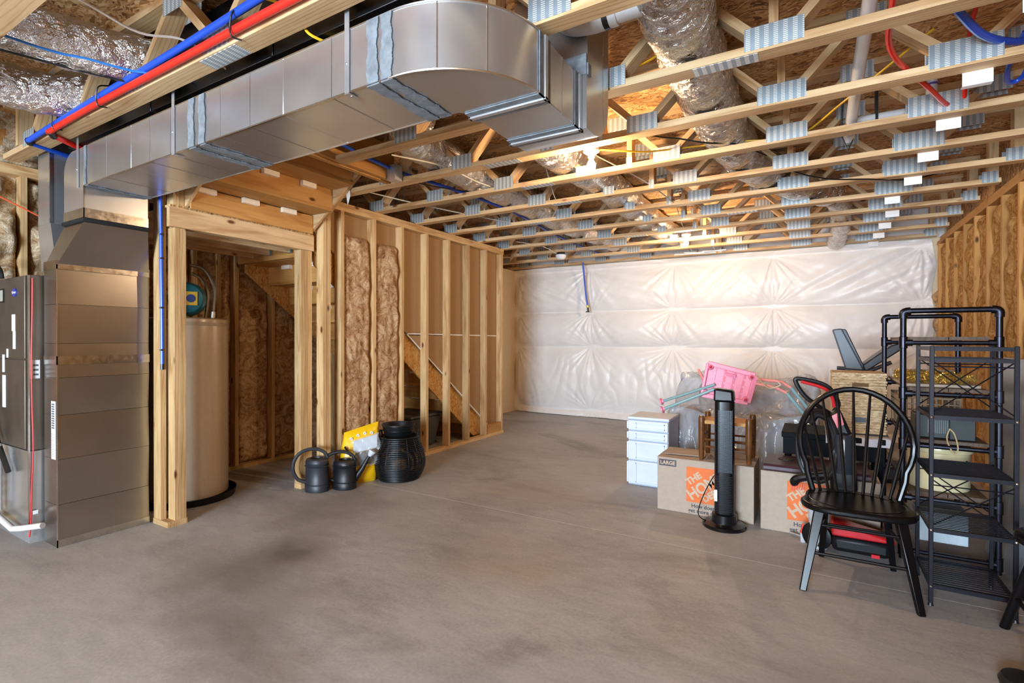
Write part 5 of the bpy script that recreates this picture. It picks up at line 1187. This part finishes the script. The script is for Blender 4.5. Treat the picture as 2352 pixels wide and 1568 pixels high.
for z in (.0, .09, .18, .22): MB().tube([(bx0,by0,bz+z),(bx1,by0,bz+z),(bx1,by1,bz+z),(bx0,by1,bz+z)], .007 if z > .2 else .004, 6, closed=True).build('hoop_wire', WIRE, wb_)
sk = empty('dark_radio', (.66, 4.05, .735), 'dark green boxy radio with ribbed front and cord loop on the shelf', 'radio')
DKG = plain('dark_green_black', '#1e2420', .5)
pbox('case', (.54,3.97,.7335), (.80,4.14,.875), DKG, sk, bevel=.006); pbox('side_box', (.70,3.95,.7335), (.82,4.10,.90), plain('blackish_green', '#141a17', .5), sk, bevel=.004)
for i in range(12): pbox('rib', (.60+.009*i,3.962,.765), (.605+.009*i,3.97,.845), plain('grey_rib', '#5a6260', .4) if i == 0 else bpy.data.materials['grey_rib'], sk)
MB().tube(catmull([(.70,3.945,.80),(.685,3.93,.75),(.69,3.885,.70),(.71,3.865,.665),(.725,3.87,.70),(.72,3.93,.77),(.70,3.945,.80)], 5), .004, 6).build('cord_loop', plain('jute_cord', '#b8a07a', .8), sk)
ck = empty('crock', (.66, 4.15, .415), 'cream stoneware crock with brown glazed inside on the low pipe shelf', 'crock')
CRM = plain('cream_stoneware', '#e0d1a4', .3, 0, .03, 10, 0, .5, .3); BRN = plain('brown_glaze', '#3a130c', .2)
MB().lathe((.675,4.12,.4135), [(.001,0),(.15,0),(.155,.02),(.155,.225),(.168,.23),(.172,.25),(.168,.265),(.155,.268)], 48, caps=False).build('body', CRM, ck, True, ang=40)
MB().lathe((.675,4.12,.4135), [(.155,.268),(.143,.262),(.140,.05),(.001,.045)], 48, caps=False).build('glazed_inside', BRN, ck, True)
MB().tube(catmull([(.79,4.02,.60),(.815,4.0,.58),(.815,4.0,.54),(.795,4.02,.52)], 5), .006, 6).build('bail_handle', BLKC, ck)
tag(pbox('white_carton', (.55,4.0,.093), (.80,4.30,.29), plain('pale_blue_carton', '#aeb9c0', .6), None, .004), 'pale carton on the bottom pipe shelf', 'box')
# dark wire rack in front
rk = empty('wire_rack', (.665, 3.46, 0), 'narrow dark metal rack with cross braces and slatted shelves, in front of the pipe shelf', 'rack')
RKM = plain('bronze_black_metal', '#17141b', .42, .3, .08, 40, 0, .3)
qx0, qx1, qy0, qy1 = .51, .823, 3.27, 3.655
for x in (qx0, qx1):
    for y in (qy0, qy1):
        MB().box(x-.009, x+.009, y-.009, y+.009, .012, 1.30).build('post', RKM, rk, bevel=.002)
        MB().lathe((x,y,0), [(.001,0),(.013,0),(.008,.014),(.001,.014)], 12).build('foot', BLKC, rk)
for z in (1.285, 1.228): 
    for y in (qy0, qy1): MB().bar((qx0,y,z), (qx1,y,z), .008, .018).build('rail', RKM, rk)
    for x in (qx0, qx1): MB().bar((x,qy0,z), (x,qy1,z), .008, .018).build('rail', RKM, rk)
for z in (.944, .654, .379, .097):
    sh = MB().bar((qx0,qy0,z), (qx1,qy0,z), .01, .02).bar((qx0,qy1,z), (qx1,qy1,z), .01, .02).bar((qx0,qy0,z), (qx0,qy1,z), .01, .02).bar((qx1,qy0,z), (qx1,qy1,z), .01, .02).build('shelf_frame', RKM, rk)
    for i in range(13): 
        y = qy0+.02+(qy1-qy0-.04)*i/12; MB().bar((qx0,y,z+.006), (qx1,y,z+.006), .0065, .005).build('slat', RKM, sh)
    for x in (qx0, qx1): MB().sphere((x,qy0-.010,z), .007, 8, 6).build('bolt', SEAM, sh)
for za, zb in ((.964,1.228),(.399,.634)):
    for y in (qy0, qy1):
        MB().tube([(qx0,y,za),(qx1,y,zb)], .0035, 6).build('cross_brace', RKM, rk); MB().tube([(qx0,y,zb),(qx1,y,za)], .0035, 6).build('cross_brace', RKM, rk)
        MB().tube([(qx0,y,zb-.03),(qx1,y,zb-.03)], .0035, 6).build('cross_brace', RKM, rk)
# leaning dark panel and stool at the right edge
lp_ = empty('leaning_panel', (1.03, 3.72, 0), 'dark framed panel with silver edge leaning at the right edge', 'panel')
MB().hexa([(.95,3.62,0),(.975,3.62,0),(.975,4.3,0),(.95,4.3,0)], [(1.03,3.62,1.22),(1.055,3.62,1.22),(1.055,4.3,1.22),(1.03,4.3,1.22)]).build('dark_face', plain('blue_black_glass', '#141a22', .2), lp_)
MB().hexa([(.938,3.62,0),(.95,3.62,0),(.95,4.3,0),(.938,4.3,0)], [(1.018,3.62,1.22),(1.03,3.62,1.22),(1.03,4.3,1.22),(1.018,4.3,1.22)]).build('silver_edge', STRAP, lp_)
tr = empty('black_stool', (.93, 3.02, 0), 'black wooden stool with splayed legs cut by the right edge', 'stool')
MB().lathe((.93,3.02,.455), [(.001,0),(.165,0),(.175,.012),(.175,.028),(.165,.036),(.001,.034)], 36).build('seat', CB, tr, True, ang=40)
for a in (45, 135, 225, 315):
    c, s = math.cos(R(a)), math.sin(R(a)); a_, b_ = Vector((.93+.235*c,3.02+.235*s,.0)), Vector((.93+.10*c,3.02+.10*s,.456))
    MB().tube([a_, b_], [.019,.024], 10).build('leg', CB, tr, True)
for a in (45, 135, 225, 315):
    p = [Vector((.93+.19*math.cos(R(t)),3.02+.19*math.sin(R(t)),.16)) for t in (a, a+90)]; MB().tube(p, .009, 8).build('stretcher', CB, tr, True)
tag(MB().lathe((.70,2.66,0), [(.001,0),(.075,0),(.08,.02),(.07,.04),(.03,.05),(.001,.05)], 24).build('weight_base', BLKC, None, True), 'round black rubber weight on the floor in the lower right corner', 'weight')
